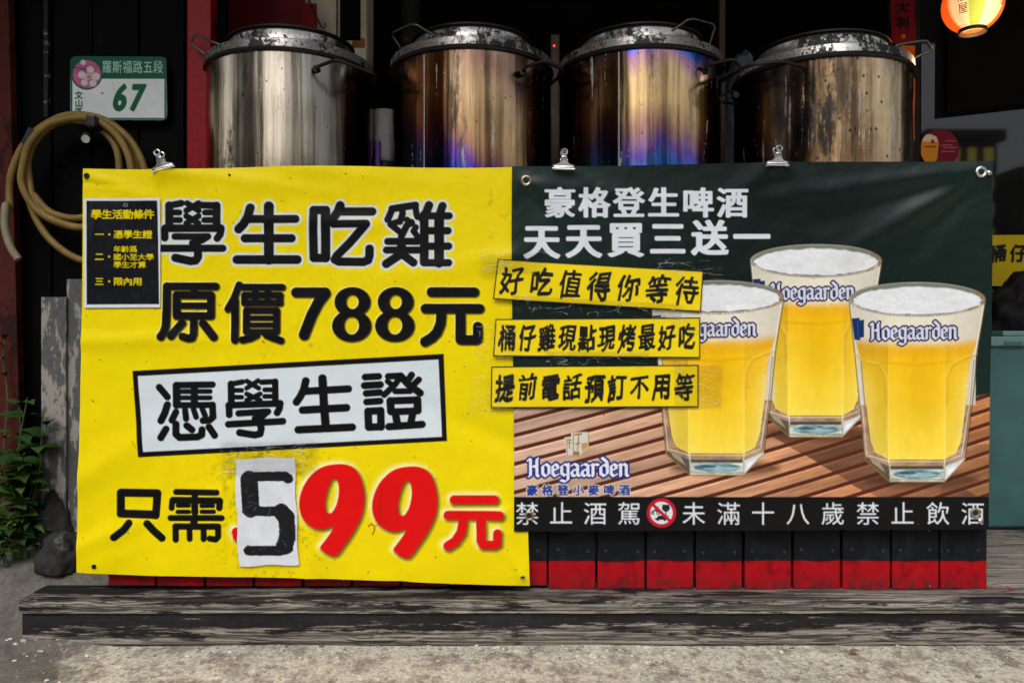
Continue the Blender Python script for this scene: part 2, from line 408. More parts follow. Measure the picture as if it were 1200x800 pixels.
# ------------------------------------------------------------------ the yellow banner
BLK = (13, 13, 16); WHT = (222, 230, 236); YEL = (240, 218, 0)
def yellow_print():
    cv = Canvas([(97, 197.5), (606, 195), (622, 684), (91, 669)], 720, 660,
                lambda u, v: (1.2 * np.sin(v * 5) + 0 * u, 1.6 * np.sin(u * 9.0) * (1 - v) + 1.8 * np.sin(u * 7 + 1) * v + 2.2 * np.sin(u * 3.1) * v))
    X, Y = cv.X, cv.Y
    base = np.array(YEL) * (1 + .05 * (fbm(X, Y, 90, 1) - .45))[..., None]
    cv.img[:] = base
    # scuffs and rubbed-off grey patches
    g = fbm(X, Y, 14, 5, 4); g2 = fbm(X, Y, 120, 8, 2)
    m = np.clip((g + .35 * g2 - .90) * 8, 0, 1) * .28
    cv.img = cv.img * (1 - m[..., None]) + np.array((120, 108, 20)) * m[..., None]
    wq = np.exp(-(((X - 312) / 62) ** 2 + ((Y - 570) / 120) ** 2)) ; m = np.clip((fbm(X, Y, 5, 21, 4) - .62 + .18 * wq) * 7, 0, 1) * wq * .32
    cv.img = cv.img * (1 - m[..., None]) + np.array((70, 62, 20)) * m[..., None]
    rs = np.random.RandomState(4)
    for k in range(150):
        x, y = rs.uniform(95, 615), rs.uniform(200, 680); r = rs.uniform(.25, .8) * (2.0 if rs.rand() < .05 else 1)
        a = rs.uniform(0, 6.28); L = rs.exponential(1.8) if rs.rand() < .35 else 0
        cv.strokes([([(x, y), (x + L * math.cos(a), y + L * math.sin(a))], r)], (60, 52, 20), soft=1.0, alpha=rs.uniform(.3, .85))
    # seam line near the right hand edge of the top cloth
    # line one
    o1 = (6.667, 180, 225); o2 = (6.3158, 350, 225)
    xue = S(*o1, [(122,105,122,270,31),(122,107,215,88,26),(122,160,200,160,23),(122,219,205,219,23),(262,88,350,145,23),(350,88,255,145,23),(255,188,350,245,23),(350,188,255,245,23),
        (492,107,492,270,31),(375,103,492,107,26),(400,160,492,160,23),(395,219,492,219,23),(90,283,525,283,30),(87,285,87,358,28),(528,285,520,330,497,362,28),
        (165,348,425,348,26),(425,350,380,378,300,398,24),(325,402,347,430,347,510,330,535,290,540,170,514,32),(60,440,540,440,28)])
    sheng = S(*o1, [(757,125,735,200,700,255,665,290,34),(735,212,1110,212,31),(900,112,900,530,38),(712,362,1078,362,32),(650,528,1122,528,34)])
    chi = S(*o2, [(112,137,108,300,112,488,31),(200,137,200,488,34),(112,135,200,135,31),(112,488,200,488,31),(308,102,290,150,245,215,33),(320,146,545,146,31),(258,238,500,235,28),(500,238,380,375,285,470,31),
        (285,470,268,500,300,516,480,518,515,505,525,470,525,420,31)])
    ji = S(*o2, [(690,125,865,98,26),(692,130,660,205,25),(765,130,770,160,750,220,24),(865,105,872,165,880,185,23),(752,215,680,240,760,305,23),(835,225,800,250,760,330,25),(800,205,840,235,22),(868,262,850,290,885,335,22),(875,330,880,370,20),
        (660,366,880,366,26),(650,430,890,430,26),(765,380,745,468,650,532,32),(780,470,850,523,30),
        (965,100,945,150,915,195,31),(930,170,930,520,32),(1065,105,1045,165,30),(930,178,1115,178,26),(930,288,1105,288,27),(930,402,1110,402,27),(930,525,1110,525,27),(1040,178,1040,525,36)])
    line1 = xue + sheng + chi + ji
    cv.strokes(line1, (215, 222, 222), grow=3.1, soft=1.4)
    cv.strokes(line1, BLK, grow=.1)
    # line two
    o3 = (7.0588, 180, 320); o4 = (5.0, 340, 325)
    yuan = S(*o3, [(110,108,510,108,30),(110,108,108,300,100,440,85,490,62,522,32),(335,110,335,180,29),(190,180,472,180,30),(190,180,190,350,31),(472,180,472,350,31),(190,267,472,267,25),(190,352,472,352,30),
        (330,360,332,500,320,532,290,538,242,522,30),(235,412,147,515,32),(407,415,495,525,32)])
    jia = S(*o3, [(705,95,665,200,612,295,27),(670,220,670,550,30),(735,115,1060,115,27),(750,182,1045,182,26),(750,182,750,245,27),(1042,182,1042,245,27),(750,246,1045,246,26),(840,120,840,245,26),(942,120,942,245,26),
        (765,308,1015,308,25),(765,308,765,480,28),(1015,308,1015,480,28),(765,370,1015,370,19),(765,427,1015,427,19),(765,484,1015,484,23),(850,510,800,535,732,550,28),(932,510,980,530,1050,555,28)])
    sev = S(*o4, [(33,87,205,87,28),(205,92,165,145,125,220,98,290,80,335,30)])
    yuan2 = S(*o4, [(828,85,1078,85,27),(792,182,1108,182,27),(887,200,880,270,860,320,830,352,790,375,28),(997,200,997,362,28),(1003,365,1090,365,27),(1098,360,1098,287,27)])
    def eight(ox):
        t = np.linspace(0, 2 * np.pi, 33)[:-1]; pts = lambda cx, cy, rx, ry: [(340 + (ox + cx + rx * math.cos(a)) / 5, 325 + (cy + ry * math.sin(a)) / 5) for a in t]
        return pts(365, 143, 104, 86), pts(360, 283, 114, 92), pts(365, 143, 38, 43), pts(360, 281, 45, 54)
    l2 = yuan + jia + sev + yuan2
    for off, col, gr, so in (((-.9, -.9), (250, 240, 150), .5, 1.6), ((1.1, 1.2), (70, 55, 15), .5, 2.0), ((0, 0), BLK, .1, .9)):
        cv.strokes(l2, col, grow=gr, off=off, soft=so)
        for ox in (0, 253):
            a, b, h1, h2 = eight(ox)
            for pgn in (a, b): cv.poly(pgn, col, grow=gr, off=off, soft=so, holes=(h1, h2))
    for ox in (0, 253):
        a, b, h1, h2 = eight(ox)
        for h in (h1, h2): pass
    # boxed line
    cv.poly([(155.5, 434.5), (520, 414.5), (523.8, 516.5), (162.5, 535.5)], BLK)
    cv.poly([(161.5, 440.5), (514, 421), (518, 511.5), (168.3, 529.3)], (214, 226, 233))
    o5 = (6.0, 150, 410); o6 = (6.0, 330, 410)
    box = S(*o5, [(220,262,278,330,24),(278,385,262,440,235,495,26),(345,247,595,243,23),(342,250,345,385,28),(468,250,470,385,26),(345,292,580,290,17),(345,335,580,335,17),(345,387,595,385,22),(597,385,600,470,575,493,530,495,24),
        (340,435,312,492,24),(405,420,412,482,22),(465,415,482,470,20),(525,410,545,460,20),(270,555,235,615,25),(340,520,340,590,365,614,490,610,520,595,522,560,25),(415,530,452,560,24),(570,540,610,600,24),
        (725,238,728,370,24),(725,240,805,224,19),(725,283,800,283,17),(725,331,800,331,17),(835,218,920,268,17),(915,215,835,268,17),(835,308,930,352,17),(930,308,835,352,17),(1035,222,1037,365,23),(940,226,1035,222,19),(962,279,1035,279,17),(962,326,1035,325,17),
        (710,388,1065,375,24),(712,395,713,455,24),(1070,375,1065,410,1050,440,25),(778,445,985,432,23),(985,432,950,465,890,480,21),(918,490,938,550,930,588,890,597,785,580,25),(706,522,1090,500,24)])
    box += S(*o6, [(170,217,155,280,130,330,105,365,27),(165,290,470,273,26),(287,200,298,380,312,545,30),(148,422,457,405,27),(118,560,497,542,27),
        (588,190,683,185,24),(583,250,695,243,25),(595,305,690,298,24),(598,365,693,358,24),(608,430,697,425,26),(608,430,613,540,27),(697,425,700,540,27),(613,542,700,538,26),
        (750,185,840,180,23),(840,185,800,240,722,315,22),(845,190,890,240,975,302,26),(745,220,788,252,19),(915,175,888,215,24),(965,208,922,250,23),(800,290,905,288,21),(765,357,955,350,26),(765,357,770,430,28),(955,350,957,425,28),(770,434,957,427,25),
        (802,450,815,520,27),(922,450,908,515,26),(755,538,988,522,26)])
    cv.strokes(box, BLK)
    # bottom line
    o7 = (5.0, 120, 530); o8 = (4.138, 340, 530)
    zhi = S(*o7, [(108,235,322,238,24),(108,235,107,355,24),(322,238,315,365,24),(107,357,315,363,24),(158,412,130,450,72,495,22),(265,415,300,455,350,500,22),
        (433,230,672,233,18),(415,278,690,280,20),(411,282,409,322,18),(692,282,688,322,20),(545,235,545,350,20),(445,308,510,308,13),(585,310,650,310,13),(445,345,510,345,13),(585,345,655,345,13),(402,382,702,382,18),
        (430,432,680,432,19),(548,385,528,430,20),(431,432,431,508,19),(513,432,513,505,17),(595,432,595,505,18),(680,432,680,492,665,508,630,502,18)])
    cv.strokes(zhi, BLK)
    nine = [(215,57),(265,57),(310,75),(340,115),(357,175),(360,240),(345,310),(310,380),(270,440),(235,487),(210,499),(180,490),(155,470),(148,455),(170,425),(195,390),(210,362),(200,360),(160,370),(120,365),(80,340),(55,300),(45,250),(55,190),(85,130),(130,85),(170,65)]
    hole = [(215,125),(228,132),(236,155),(237,195),(226,250),(205,287),(188,294),(175,280),(171,250),(174,215),(187,165),(203,132)]
    sm = lambda pl: [tuple(p[:2]) for p in spline([(x, y, 0) for x, y in pl], 3, True)]
    pz = lambda pl, dx, dy: [(340 + (x + dx) / 4.138, 530 + (y + dy) / 4.138) for x, y in pl]
    yr = S(*o8, [(795,228,990,228,21),(765,303,1015,304,21),(840,320,830,385,800,430,765,452,22),(925,320,926,425,22),(935,445,990,447,21),(1004,440,1005,390,20)])
    N9 = [(pz(sm(nine), dx, dy), pz(sm(hole), dx, dy)) for dx, dy in ((0, 0), (353, 12))]
    tail = [([(277, 622.5)], 5), ([(278, 628)], 5)]
    for off, col, gr, so, al in (((-1.5, -1.5), (250, 246, 190), 2.6, 8, 1), ((1.8, 2.2), (92, 78, 12), .8, 4.5, .9), ((0, 0), (224, 12, 14), 0, .9, 1)):
        cv.strokes(yr + tail, col, grow=gr, off=off, soft=so, alpha=al)
        for a, h in N9: cv.poly(a, col, grow=gr, off=off, soft=so, alpha=al, holes=(h,))
    cv.strokes(S(*o8, [(380,357,395,345,410,358,410,372,400,397,2.6),(412,356,432,348,440,320,436,240,445,170,1.2)]), (150, 22, 10))
    cv.strokes(S(*o8, [(905,340,908,370,2.6)]), (150, 22, 10))
    return cv
YP = thing('sale_banner', P(360, 684, DB), 'yellow vinyl banner with large black writing and red 599 price', 'banner')
sheet('vinyl_sheet', yellow_print(), depth_yellow, print_mat('yellow_vinyl_print', .38, spec=.16), YP)

# ------------------------------------------------------------------ the dark green beer banner
LET = {  # blackletter strokes in units of the x-height, y upwards; advance width first
 'H': (.98, [(.02,1.28,.12,1.42,.2,1.32,.2,.05,.1,-.02), (.2,.72,.45,.84,.66,.72), (.72,1.45,.66,1.3,.68,.12,.78,-.02)]),
 'o': (.74, [(.12,.82,.12,.2,.34,.0,.58,.2,.58,.8,.36,1.0,.12,.82)]),
 'e': (.66, [(.12,.46,.5,.62,.48,.84,.32,1.0,.12,.82,.12,.2,.3,.0,.52,.14)]),
 'g': (.76, [(.58,.85,.36,1.0,.12,.82,.12,.24,.34,.04,.58,.22), (.6,1.02,.6,-.28,.38,-.46,.08,-.34)]),
 'a': (.76, [(.1,.88,.32,1.0,.54,.86,.54,.14,.68,.0), (.54,.56,.22,.48,.1,.28,.18,.06,.34,.0,.54,.2)]),
 'r': (.62, [(.02,.92,.14,1.0,.16,.9,.16,.0), (.16,.78,.38,1.0,.54,.9)]),
 'd': (.76, [(.22,1.5,.56,1.16,.6,.9,.6,.22,.36,.0,.12,.2,.12,.72,.34,.94,.6,.78)]),
 'n': (.80, [(.02,.92,.14,1.0,.16,.9,.16,.0), (.16,.78,.4,1.0,.58,.86,.58,.12,.7,.0)]),
}
def blackletter(cv, word, x0, base, width, xh, slope, col, rim, rimw, alpha=1.0, clip=None):
    adv = sum(LET[c][0] for c in word); k = width / adv; x = x0; segs = []
    nib = [(math.cos(R(40)) * t, -math.sin(R(40)) * t) for t in (-.085, -.04, .0, .04, .085)]
    for c in word:
        a, st = LET[c]
        for p in st:
            pts = [(p[i], p[i + 1]) for i in range(0, len(p), 2)]
            for nx, ny in nib:
                q = [(x + (u + nx) * k, base - (v - ny * .8) * xh + slope * (x + u * k - x0)) for u, v in pts]
                segs.append((q, max(.055 * xh, .25)))
        x += a * k
    if clip: segs = [sg for sg in segs if min(p[0] for p in sg[0]) > clip]
    cv.strokes(segs, rim, grow=rimw, soft=1.0, alpha=alpha); cv.strokes(segs, col, soft=.8, alpha=alpha)

def beer_glass(cv, cx, cy, k, text_x, seed):
    """a printed tumbler of wheat beer; template coordinates relative to the rim centre"""
    q = lambda x, y: (cx + x * k / 2.667, cy + y * k / 2.667)
    pl = lambda pts: [q(x, y) for x, y in pts]
    def arc(rx, ry, y0, a0, a1, n=24): return [(rx * math.cos(R(a0 + (a1 - a0) * i / n)), y0 + ry * math.sin(R(a0 + (a1 - a0) * i / n))) for i in range(n + 1)]
    body = [(-213, 0), (-196, 165), (-178, 330), (-164, 500), (-86, 570), (84, 570), (149, 500), (170, 330), (189, 160), (213, 0)] + arc(213, 52, 0, 0, -180)
    back = lambda X, Y: np.stack([150 + 70 * fbm(X, Y * 2, 12, seed), 118 + 70 * fbm(X, Y * 2, 12, seed), 84 + 80 * fbm(X, Y * 2, 12, seed + 1)], -1) * (.75 + .4 * fbm(X, Y, 9, seed + 4)[..., None])
    cv.poly(pl([(-181, 300), (-164, 500), (-86, 570), (84, 570), (149, 500), (172, 300)]), back)
    upper = [(-213, 0), (-200, 130), (-190, 180), (-182, 330), (182, 330), (183, 180), (191, 130), (213, 0)] + arc(213, 52, 0, 0, -180)
    cv.poly(pl(upper), (214, 211, 199))
    def beer(X, Y):
        x = (X - cx) * 2.667 / k; y = (Y - cy) * 2.667 / k; t = np.clip((y - 130) / 370, 0, 1)[..., None]
        top = np.array((240, 168, 26.)); mid = np.array((250, 200, 34.)); low = np.array((254, 226, 84.))
        c = np.where(t < .16, top + (mid - top) * t / .16, mid + (low - mid) * (t - .16) / .84)
        fac = np.where(x < -92, .91, np.where(x > 88, .985, 1.03))[..., None]
        core = np.exp(-((x - 10) / 70) ** 2 - ((y - 300) / 190) ** 2)[..., None]
        c = c * fac * (1 - .05 * core) + core * np.array((-2., -8., -26.))
        edge = np.clip((np.abs(x + 6) - 122 + (y - 180) * .05) / 50, 0, 1)[..., None] * np.clip((y - 190) / 80, 0, 1)[..., None]
        c = c * (1 - .45 * edge) + np.array((255, 236, 168)) * .45 * edge
        foam = 1 / (1 + np.exp((y - 128 - 20 * np.sqrt(np.clip(1 - (x / 200) ** 2, 0, 1)) + 8 * fbm(X, Y, 6, seed + 9)) / 6.5))[..., None]
        fc = np.array((240, 234, 216)) * (1 - .10 * np.clip(np.abs(x) / 200, 0, 1)[..., None] ** 2)
        c = c * (1 + .05 * (fbm(X, Y * .35, 7, seed + 21)[..., None] - .47))
        return c * (1 - foam) + fc * (.97 + .06 * fbm(X, Y, 5, seed + 22)[..., None]) * foam
    liq = [(-204, 10), (-192, 130), (-176, 190), (-160, 330), (-146, 440), (-132, 478), (-90, 500), (86, 500), (122, 480), (136, 440), (152, 330), (166, 190), (186, 130), (204, 10)] + arc(204, 46, 4, 0, 180)
    cv.poly(pl([p for p in liq]), beer)
    # the flat foam seen through the rim
    cv.poly(pl(arc(207, 50, 0, 0, 360, 48)), (120, 130, 118))
    fo = lambda X, Y: np.minimum(np.array((240, 244, 249)) * (.93 + .10 * fbm(X, Y * 2.2, 12, seed + 2) + .10 * (fbm(X, Y * 2, 2.5, seed + 6) - .5))[..., None], 250)
    rs = np.random.RandomState(seed); A = np.linspace(0, 2 * np.pi, 70)[:-1]
    cv.poly(pl([((201 + rs.uniform(-5, 3)) * math.cos(a), 4 + (44 + rs.uniform(-4, 1.5)) * math.sin(a)) for a in A]), fo, soft=1.6)
    # rim
    t = np.linspace(0, 2 * np.pi, 61)
    for rx, ry, wd, col in ((211, 52, 1.5, (196, 196, 188)), (209, 50, .7, (120, 92, 66)), (213, 54, .5, (90, 84, 76))):
        cv.strokes([([q(rx * math.cos(a), ry * math.sin(a)) for a in t], wd * k * .5)], col, soft=.9, alpha=.85)
    cv.strokes([([q(211 * math.cos(a), 52 * math.sin(a)) for a in np.linspace(-.5, .7, 14)], 1.1)], (150, 100, 60), alpha=.8)
    # condensation, mottled foam and a bubbly rim line
    rs = np.random.RandomState(seed + 8)
    for i in range(130):
        a = rs.uniform(-190, 190); y = rs.uniform(46, 124) if i < 90 else rs.uniform(150, 460); x, y = q(a * (1 - max(0, y - 130) * .0006), y); r_ = rs.uniform(.3, .9)
        cv.ell(x, y, r_, r_, ((250, 246, 236) if rs.rand() < .55 else (206, 196, 172)) if i < 90 else (255, 232, 140), alpha=rs.uniform(.15, .5))
    for i in range(46):
        a = R(12 + 156 * i / 45); x, y = q(203 * math.cos(a), 6 + 46 * math.sin(a)); cv.ell(x, y, rs.uniform(.5, 1.5), rs.uniform(.4, .9), (252, 252, 250), alpha=rs.uniform(.3, .8), soft=1.3)
    # walls: fine dark and light lines down both sides and the facet shoulders
    for pts, col, wd, al in ([(-213, 8), (-196, 165), (-180, 330), (-164, 498)], (96, 80, 58), .55, .8), ([(-207, 20), (-190, 165), (-173, 330), (-157, 490)], (240, 236, 220), .5, .7), \
            ([(213, 8), (189, 162), (172, 330), (150, 498)], (90, 70, 46), .6, .85), ([(205, 25), (182, 170), (163, 330), (140, 480)], (247, 240, 214), .8, .75), ([(178, 190), (165, 330), (146, 470)], (120, 84, 40), .5, .7), \
            ([(-176, 195), (-164, 330), (-148, 445)], (140, 96, 40), .6, .75), ([(-198, 168), (-160, 195), (-120, 200), (-96, 240), (-92, 330), (-90, 500)], (255, 236, 150), .8, .28), ([(-194, 172), (-158, 200), (-122, 206), (-100, 245), (-96, 330)], (200, 138, 20), .8, .3), \
            ([(186, 168), (150, 180), (110, 198), (90, 240), (86, 330), (84, 500)], (255, 238, 160), .8, .28), ([(182, 176), (148, 188), (112, 205), (94, 245), (92, 330)], (206, 142, 22), .8, .3), ([(-120, 196), (0, 206), (110, 194)], (226, 150, 16), .6, .35):
        cv.strokes([([q(x, y) for x, y in pts], wd * k)], col, alpha=min(1, al * (1.5 if al < .36 else 1)), soft=(3.6 if al < .36 else 1.2))
    for y in range(200, 470, 22):
        cv.strokes([([q(158 - (y - 200) * .075, y), q(150 - (y - 200) * .075, y + 12)], .7)], (250, 244, 224), alpha=.4, soft=1.6)
    # thick glass base
    cv.poly(pl([(-160, 492), (-90, 520), (-86, 570), (-92, 566), (-164, 502)]), (70, 62, 50), alpha=.75, soft=2)
    cv.poly(pl([(-150, 494), (-118, 508), (-100, 540), (-140, 512)]), (178, 168, 146), alpha=.8, soft=2)
    cv.poly(pl([(-88, 522), (84, 522), (84, 568), (-86, 568)]), lambda X, Y: np.array((196, 204, 196)) * (.7 + .6 * fbm(X, Y * 3, 7, seed + 12))[..., None], soft=1.3)
    cv.poly(pl([(-86, 520), (82, 520), (80, 530), (-84, 530)]), (58, 56, 44), soft=1.6, alpha=.85)
    ex, ey = q(0, 546); cv.ell(ex, ey, 74 * k / 2.667, 14 * k / 2.667, lambda X, Y: np.array((112, 152, 164)) * (.45 + 1.1 * fbm(X, Y * 4, 8, seed + 13))[..., None], soft=1.8); ex, ey = q(6, 548); cv.ell(ex, ey, 50 * k / 2.667, 6 * k / 2.667, (190, 214, 220), soft=2.4, alpha=.6)
    ex, ey = q(-30, 542); cv.ell(ex, ey, 26 * k / 2.667, 4 * k / 2.667, (44, 78, 92), soft=2, alpha=.8)
    cv.poly(pl([(86, 522), (150, 496), (149, 502), (86, 568)]), (214, 222, 226), soft=1.4)
    cv.poly(pl([(96, 530), (120, 520), (112, 536), (92, 552)]), (244, 248, 250), soft=2)
    cv.strokes([([q(-88, 562), q(84, 562)], .5), ([q(-164, 500), q(-86, 570), q(84, 570), q(149, 500)], .5)], (150, 128, 60), alpha=.8)
    cv.strokes([([q(-150, 488), q(-90, 506), q(86, 506), q(138, 486)], .6)], (255, 246, 206), alpha=.7, soft=1.4)
    cv.strokes([([q(-86, 520), q(-90, 500)], .8), ([q(84, 520), q(86, 500)], .8)], (250, 244, 220), alpha=.7)
    rs = np.random.RandomState(seed + 3)
    for i in range(26):
        a = rs.uniform(-150, 140); y = 470 + 22 * math.sqrt(max(0, 1 - (a / 160) ** 2)) + rs.uniform(-12, 4); x, y = q(a, y); cv.ell(x, y, .6, .6, (255, 250, 220), alpha=.6)
    # printed word and crest on the tumbler
    sx, sy = q(-206, 60)
    cv.poly(pl([(-205, 60), (-180, 58), (-180, 66), (-166, 64), (-166, 118), (-178, 120), (-178, 128), (-196, 126)]), (26, 50, 104))
    cv.strokes([([q(-186, 68), q(-184, 124)], .5)], (50, 84, 150))
    bx, by = q(-146, 126)
    blackletter(cv, 'Hoegaarden', bx, by, 272 * k / 2.667, 36 * k / 2.667, -.012, (216, 220, 236), (22, 22, 78), 1.6)

def green_print():
    cv = Canvas([(600, 195), (1163, 188), (1159, 620), (602, 622.5)], 900, 690, lambda u, v: (.9 * np.sin(v * 6) * (u - .5) * 2, 1.0 * np.sin(u * 8) * (1 - v)))
    X, Y = cv.X, cv.Y
    t = np.clip((X - 600) / 560, 0, 1)[..., None]
    cv.img[:] = np.array((23, 41, 37)) * (1 - .28 * np.exp(-((t - .55) / .28) ** 2)) * (1 + .1 * (fbm(X, Y, 60, 2)[..., None] - .45))
    # timber table top in the printed picture
    w = cv.win(590, 450, 1170, 590); x = X[w]; y = Y[w]
    edge = 477 - 17 * np.clip((x - 1080) / 80, 0, 1)
    T = (y + .255 * (x - 600) + .00007 * (x - 600) ** 2) ; per = 16.6; ph = (T - 480) / per; idx = np.floor(ph).astype(int); fr = ph - idx
    rs = np.random.RandomState(11); tone = rs.rand(80); joint = rs.rand(80)
    grain = fbm(x + .27 * y, (y + .262 * x) * 9, 26, 12, 4)
    rr = np.clip((x - 640) / 420, 0, 1)
    jx = 900 + (y - 510) * 1.75 + 8 * (joint[idx % 80] - .5); right = (x > jx) & (x < jx + 95 + 40 * joint[(idx + 3) % 80])
    pale = np.array((214, 178, 156.)); tan = np.array((186, 122, 78.)); dk = np.array((134, 88, 64.))
    c = pale * (1 - rr[..., None]) + tan * rr[..., None]
    c = c * (.86 + .2 * tone[idx % 80])[..., None]
    c = np.where(right[..., None], dk * (.8 + .4 * tone[(idx + 7) % 80])[..., None], c)
    sh2 = ((x > 1090 + 6 * (idx % 3)) & (y > 520)); c = np.where(sh2[..., None], c * .8 + 8, c)
    c = c * (.86 + .34 * grain)[..., None]
    gap = np.clip((np.abs(fr - .86) - .11) / .06, 0, 1)[..., None]; c = c * gap + np.array((84, 40, 26)) * (1 - gap)
    lip = np.exp(-((fr - .06) / .06) ** 2)[..., None]; c = c + lip * np.array((26, 18, 12))
    rim = np.exp(-((y - edge) / 2.2) ** 2)[..., None]; c = c * (1 - .35 * rim)
    cov = np.clip((y - edge) / 1.2 + .5, 0, 1) * np.clip((583 - y), 0, 1)
    cv.put(w, cov, c)
    # cast shade printed under the tumblers
    for cx, cy, rx, ry in ((850, 548, 62, 9), (960, 508, 60, 8), (1080, 562, 66, 9)): cv.ell(cx, cy, rx, ry, (70, 40, 26), soft=9, alpha=.6)
    beer_glass(cv, 956.2, 305.6, .965, 0, 3)
    beer_glass(cv, 840.2, 348.0, .975, 0, 17)
    beer_glass(cv, 1074.7, 350.6, 1.0, 0, 29)
    # headline
    cv.text(row('豪格登生啤酒', 656, 858.5, 237.5, 237.5, 37.5, 37), (220, 228, 236), bold=1.7, flat=.5, outline=(.8, (12, 16, 18)))
    cv.text(row('天天買三送一', 635, 881, 282.5, 277.5, 43, 43), (220, 228, 236), bold=2.2, flat=.5, outline=(.8, (12, 16, 18)))
    # small crest above the printed name
    for pg in ([(661.5, 512), (669, 511), (669, 507), (672, 505.5), (689.5, 505.5), (690, 527), (683, 531), (679, 533), (671, 533), (664, 534)],): cv.poly(pg, (214, 212, 206))
    gold = (158, 118, 48)
    cv.poly([(672, 528), (679, 529), (679, 533), (671, 533)], gold); cv.poly([(681.5, 519), (688.5, 518), (688.5, 527), (682, 529)], (200, 168, 110))
    for pts, wd in (([(672, 506), (672, 528)], .5), ([(664, 513), (665, 533)], .4), ([(664, 516), (670, 515)], .6), ([(665, 519), (670, 518.5)], .5), ([(667, 513.5), (667.3, 525)], .6), ([(674, 509), (681, 508)], 1.0), ([(678, 508.5), (677.5, 517), (677, 527)], .7), ([(675, 520), (679, 519)], .9), ([(682, 521), (688, 520)], .35), ([(682, 524), (688, 523)], .35), ([(689.5, 506), (690, 527), (682, 531)], .4), ([(673, 506), (689, 506)], .35)):
        cv.strokes([(pts, wd)], gold, alpha=.9)
    blackletter(cv, 'Hoegaarden', 618.5, 557.5, 119, 14.2, 0, (226, 230, 240), (28, 42, 128), 2.0)
    cv.ell(739, 540, 1.2, 1.2, (60, 60, 80), ring=.3)
    cv.text(row('豪格登小麥啤酒', 623.6, 732, 574.2, 574.0, 13.4, 13.2), (34, 58, 140), bold=.42, outline=(.9, (216, 208, 206)))
    # legal strip
    w = cv.win(590, 575, 1170, 640); cv.put(w, np.clip(Y[w] - 581.4, 0, 1), np.array((9, 10, 12)))
    L = [(c, x) for c, x in zip('禁止酒駕未滿十八歲禁止飲酒', (618, 657.7, 697.6, 737.5, 813, 853.8, 894, 935, 976, 1017, 1057.5, 1099, 1140))]
    cv.text([(c, x, 601.3, 28.5, 28.5, 0, 0) for c, x in L], (214, 221, 229), bold=.18)
    cx, cy = 775.2, 600.6
    cv.ell(cx, cy, 17.3, 17.3, (188, 22, 44)); cv.ell(cx, cy, 13.2, 13.2, (218, 222, 226))
    ink = (26, 34, 40)
    cv.poly([(776.5, 591), (784, 591), (785.2, 595.5), (782.5, 599), (778.5, 599), (775.8, 596)], ink); cv.strokes([([(780.5, 599), (780, 604)], .6), ([(777.5, 604.4), (783, 604.4)], .5)], ink)
    cv.poly([(767.5, 607.5), (770, 606.2), (772, 603.8), (776.5, 603.6), (779, 606), (782.5, 607.2), (782, 608.6), (768, 608.6)], ink); cv.ell(771, 608.6, 1.4, 1.4, ink); cv.ell(779, 608.6, 1.4, 1.4, ink)
    cv.strokes([([(764.5, 599), (768, 597.5), (771, 599)], .8), ([(768, 597.5), (768.5, 594.5), (771, 594)], .6)], ink); cv.ell(764.8, 600.8, 1.5, 1.5, ink, ring=.5); cv.ell(771.3, 600.8, 1.5, 1.5, ink, ring=.5)
    cv.strokes([([(765.4, 591.2), (785, 610)], 1.7)], (188, 22, 44))
    # dust and two red paint splashes
    rs = np.random.RandomState(8)
    for k in range(90):
        x, y = rs.uniform(604, 1158), rs.uniform(200, 618); cv.ell(x, y, rs.uniform(.3, .7), rs.uniform(.3, .7), (170, 170, 160) if rs.rand() < .5 else (30, 28, 24), alpha=rs.uniform(.2, .6))
    cv.strokes([([(705, 498), (704.3, 502)], .6), ([(708.5, 483), (707, 487)], .4)], (150, 20, 20))
    return cv
GP = thing('beer_banner', P(880, 622, DB - .004), 'dark green vinyl banner printed with three full beer glasses on a slatted table', 'banner')
sheet('vinyl_sheet', green_print(), depth_green, print_mat('green_vinyl_print', .24, weave_s=.03, spec=.24), GP, DB - .004)

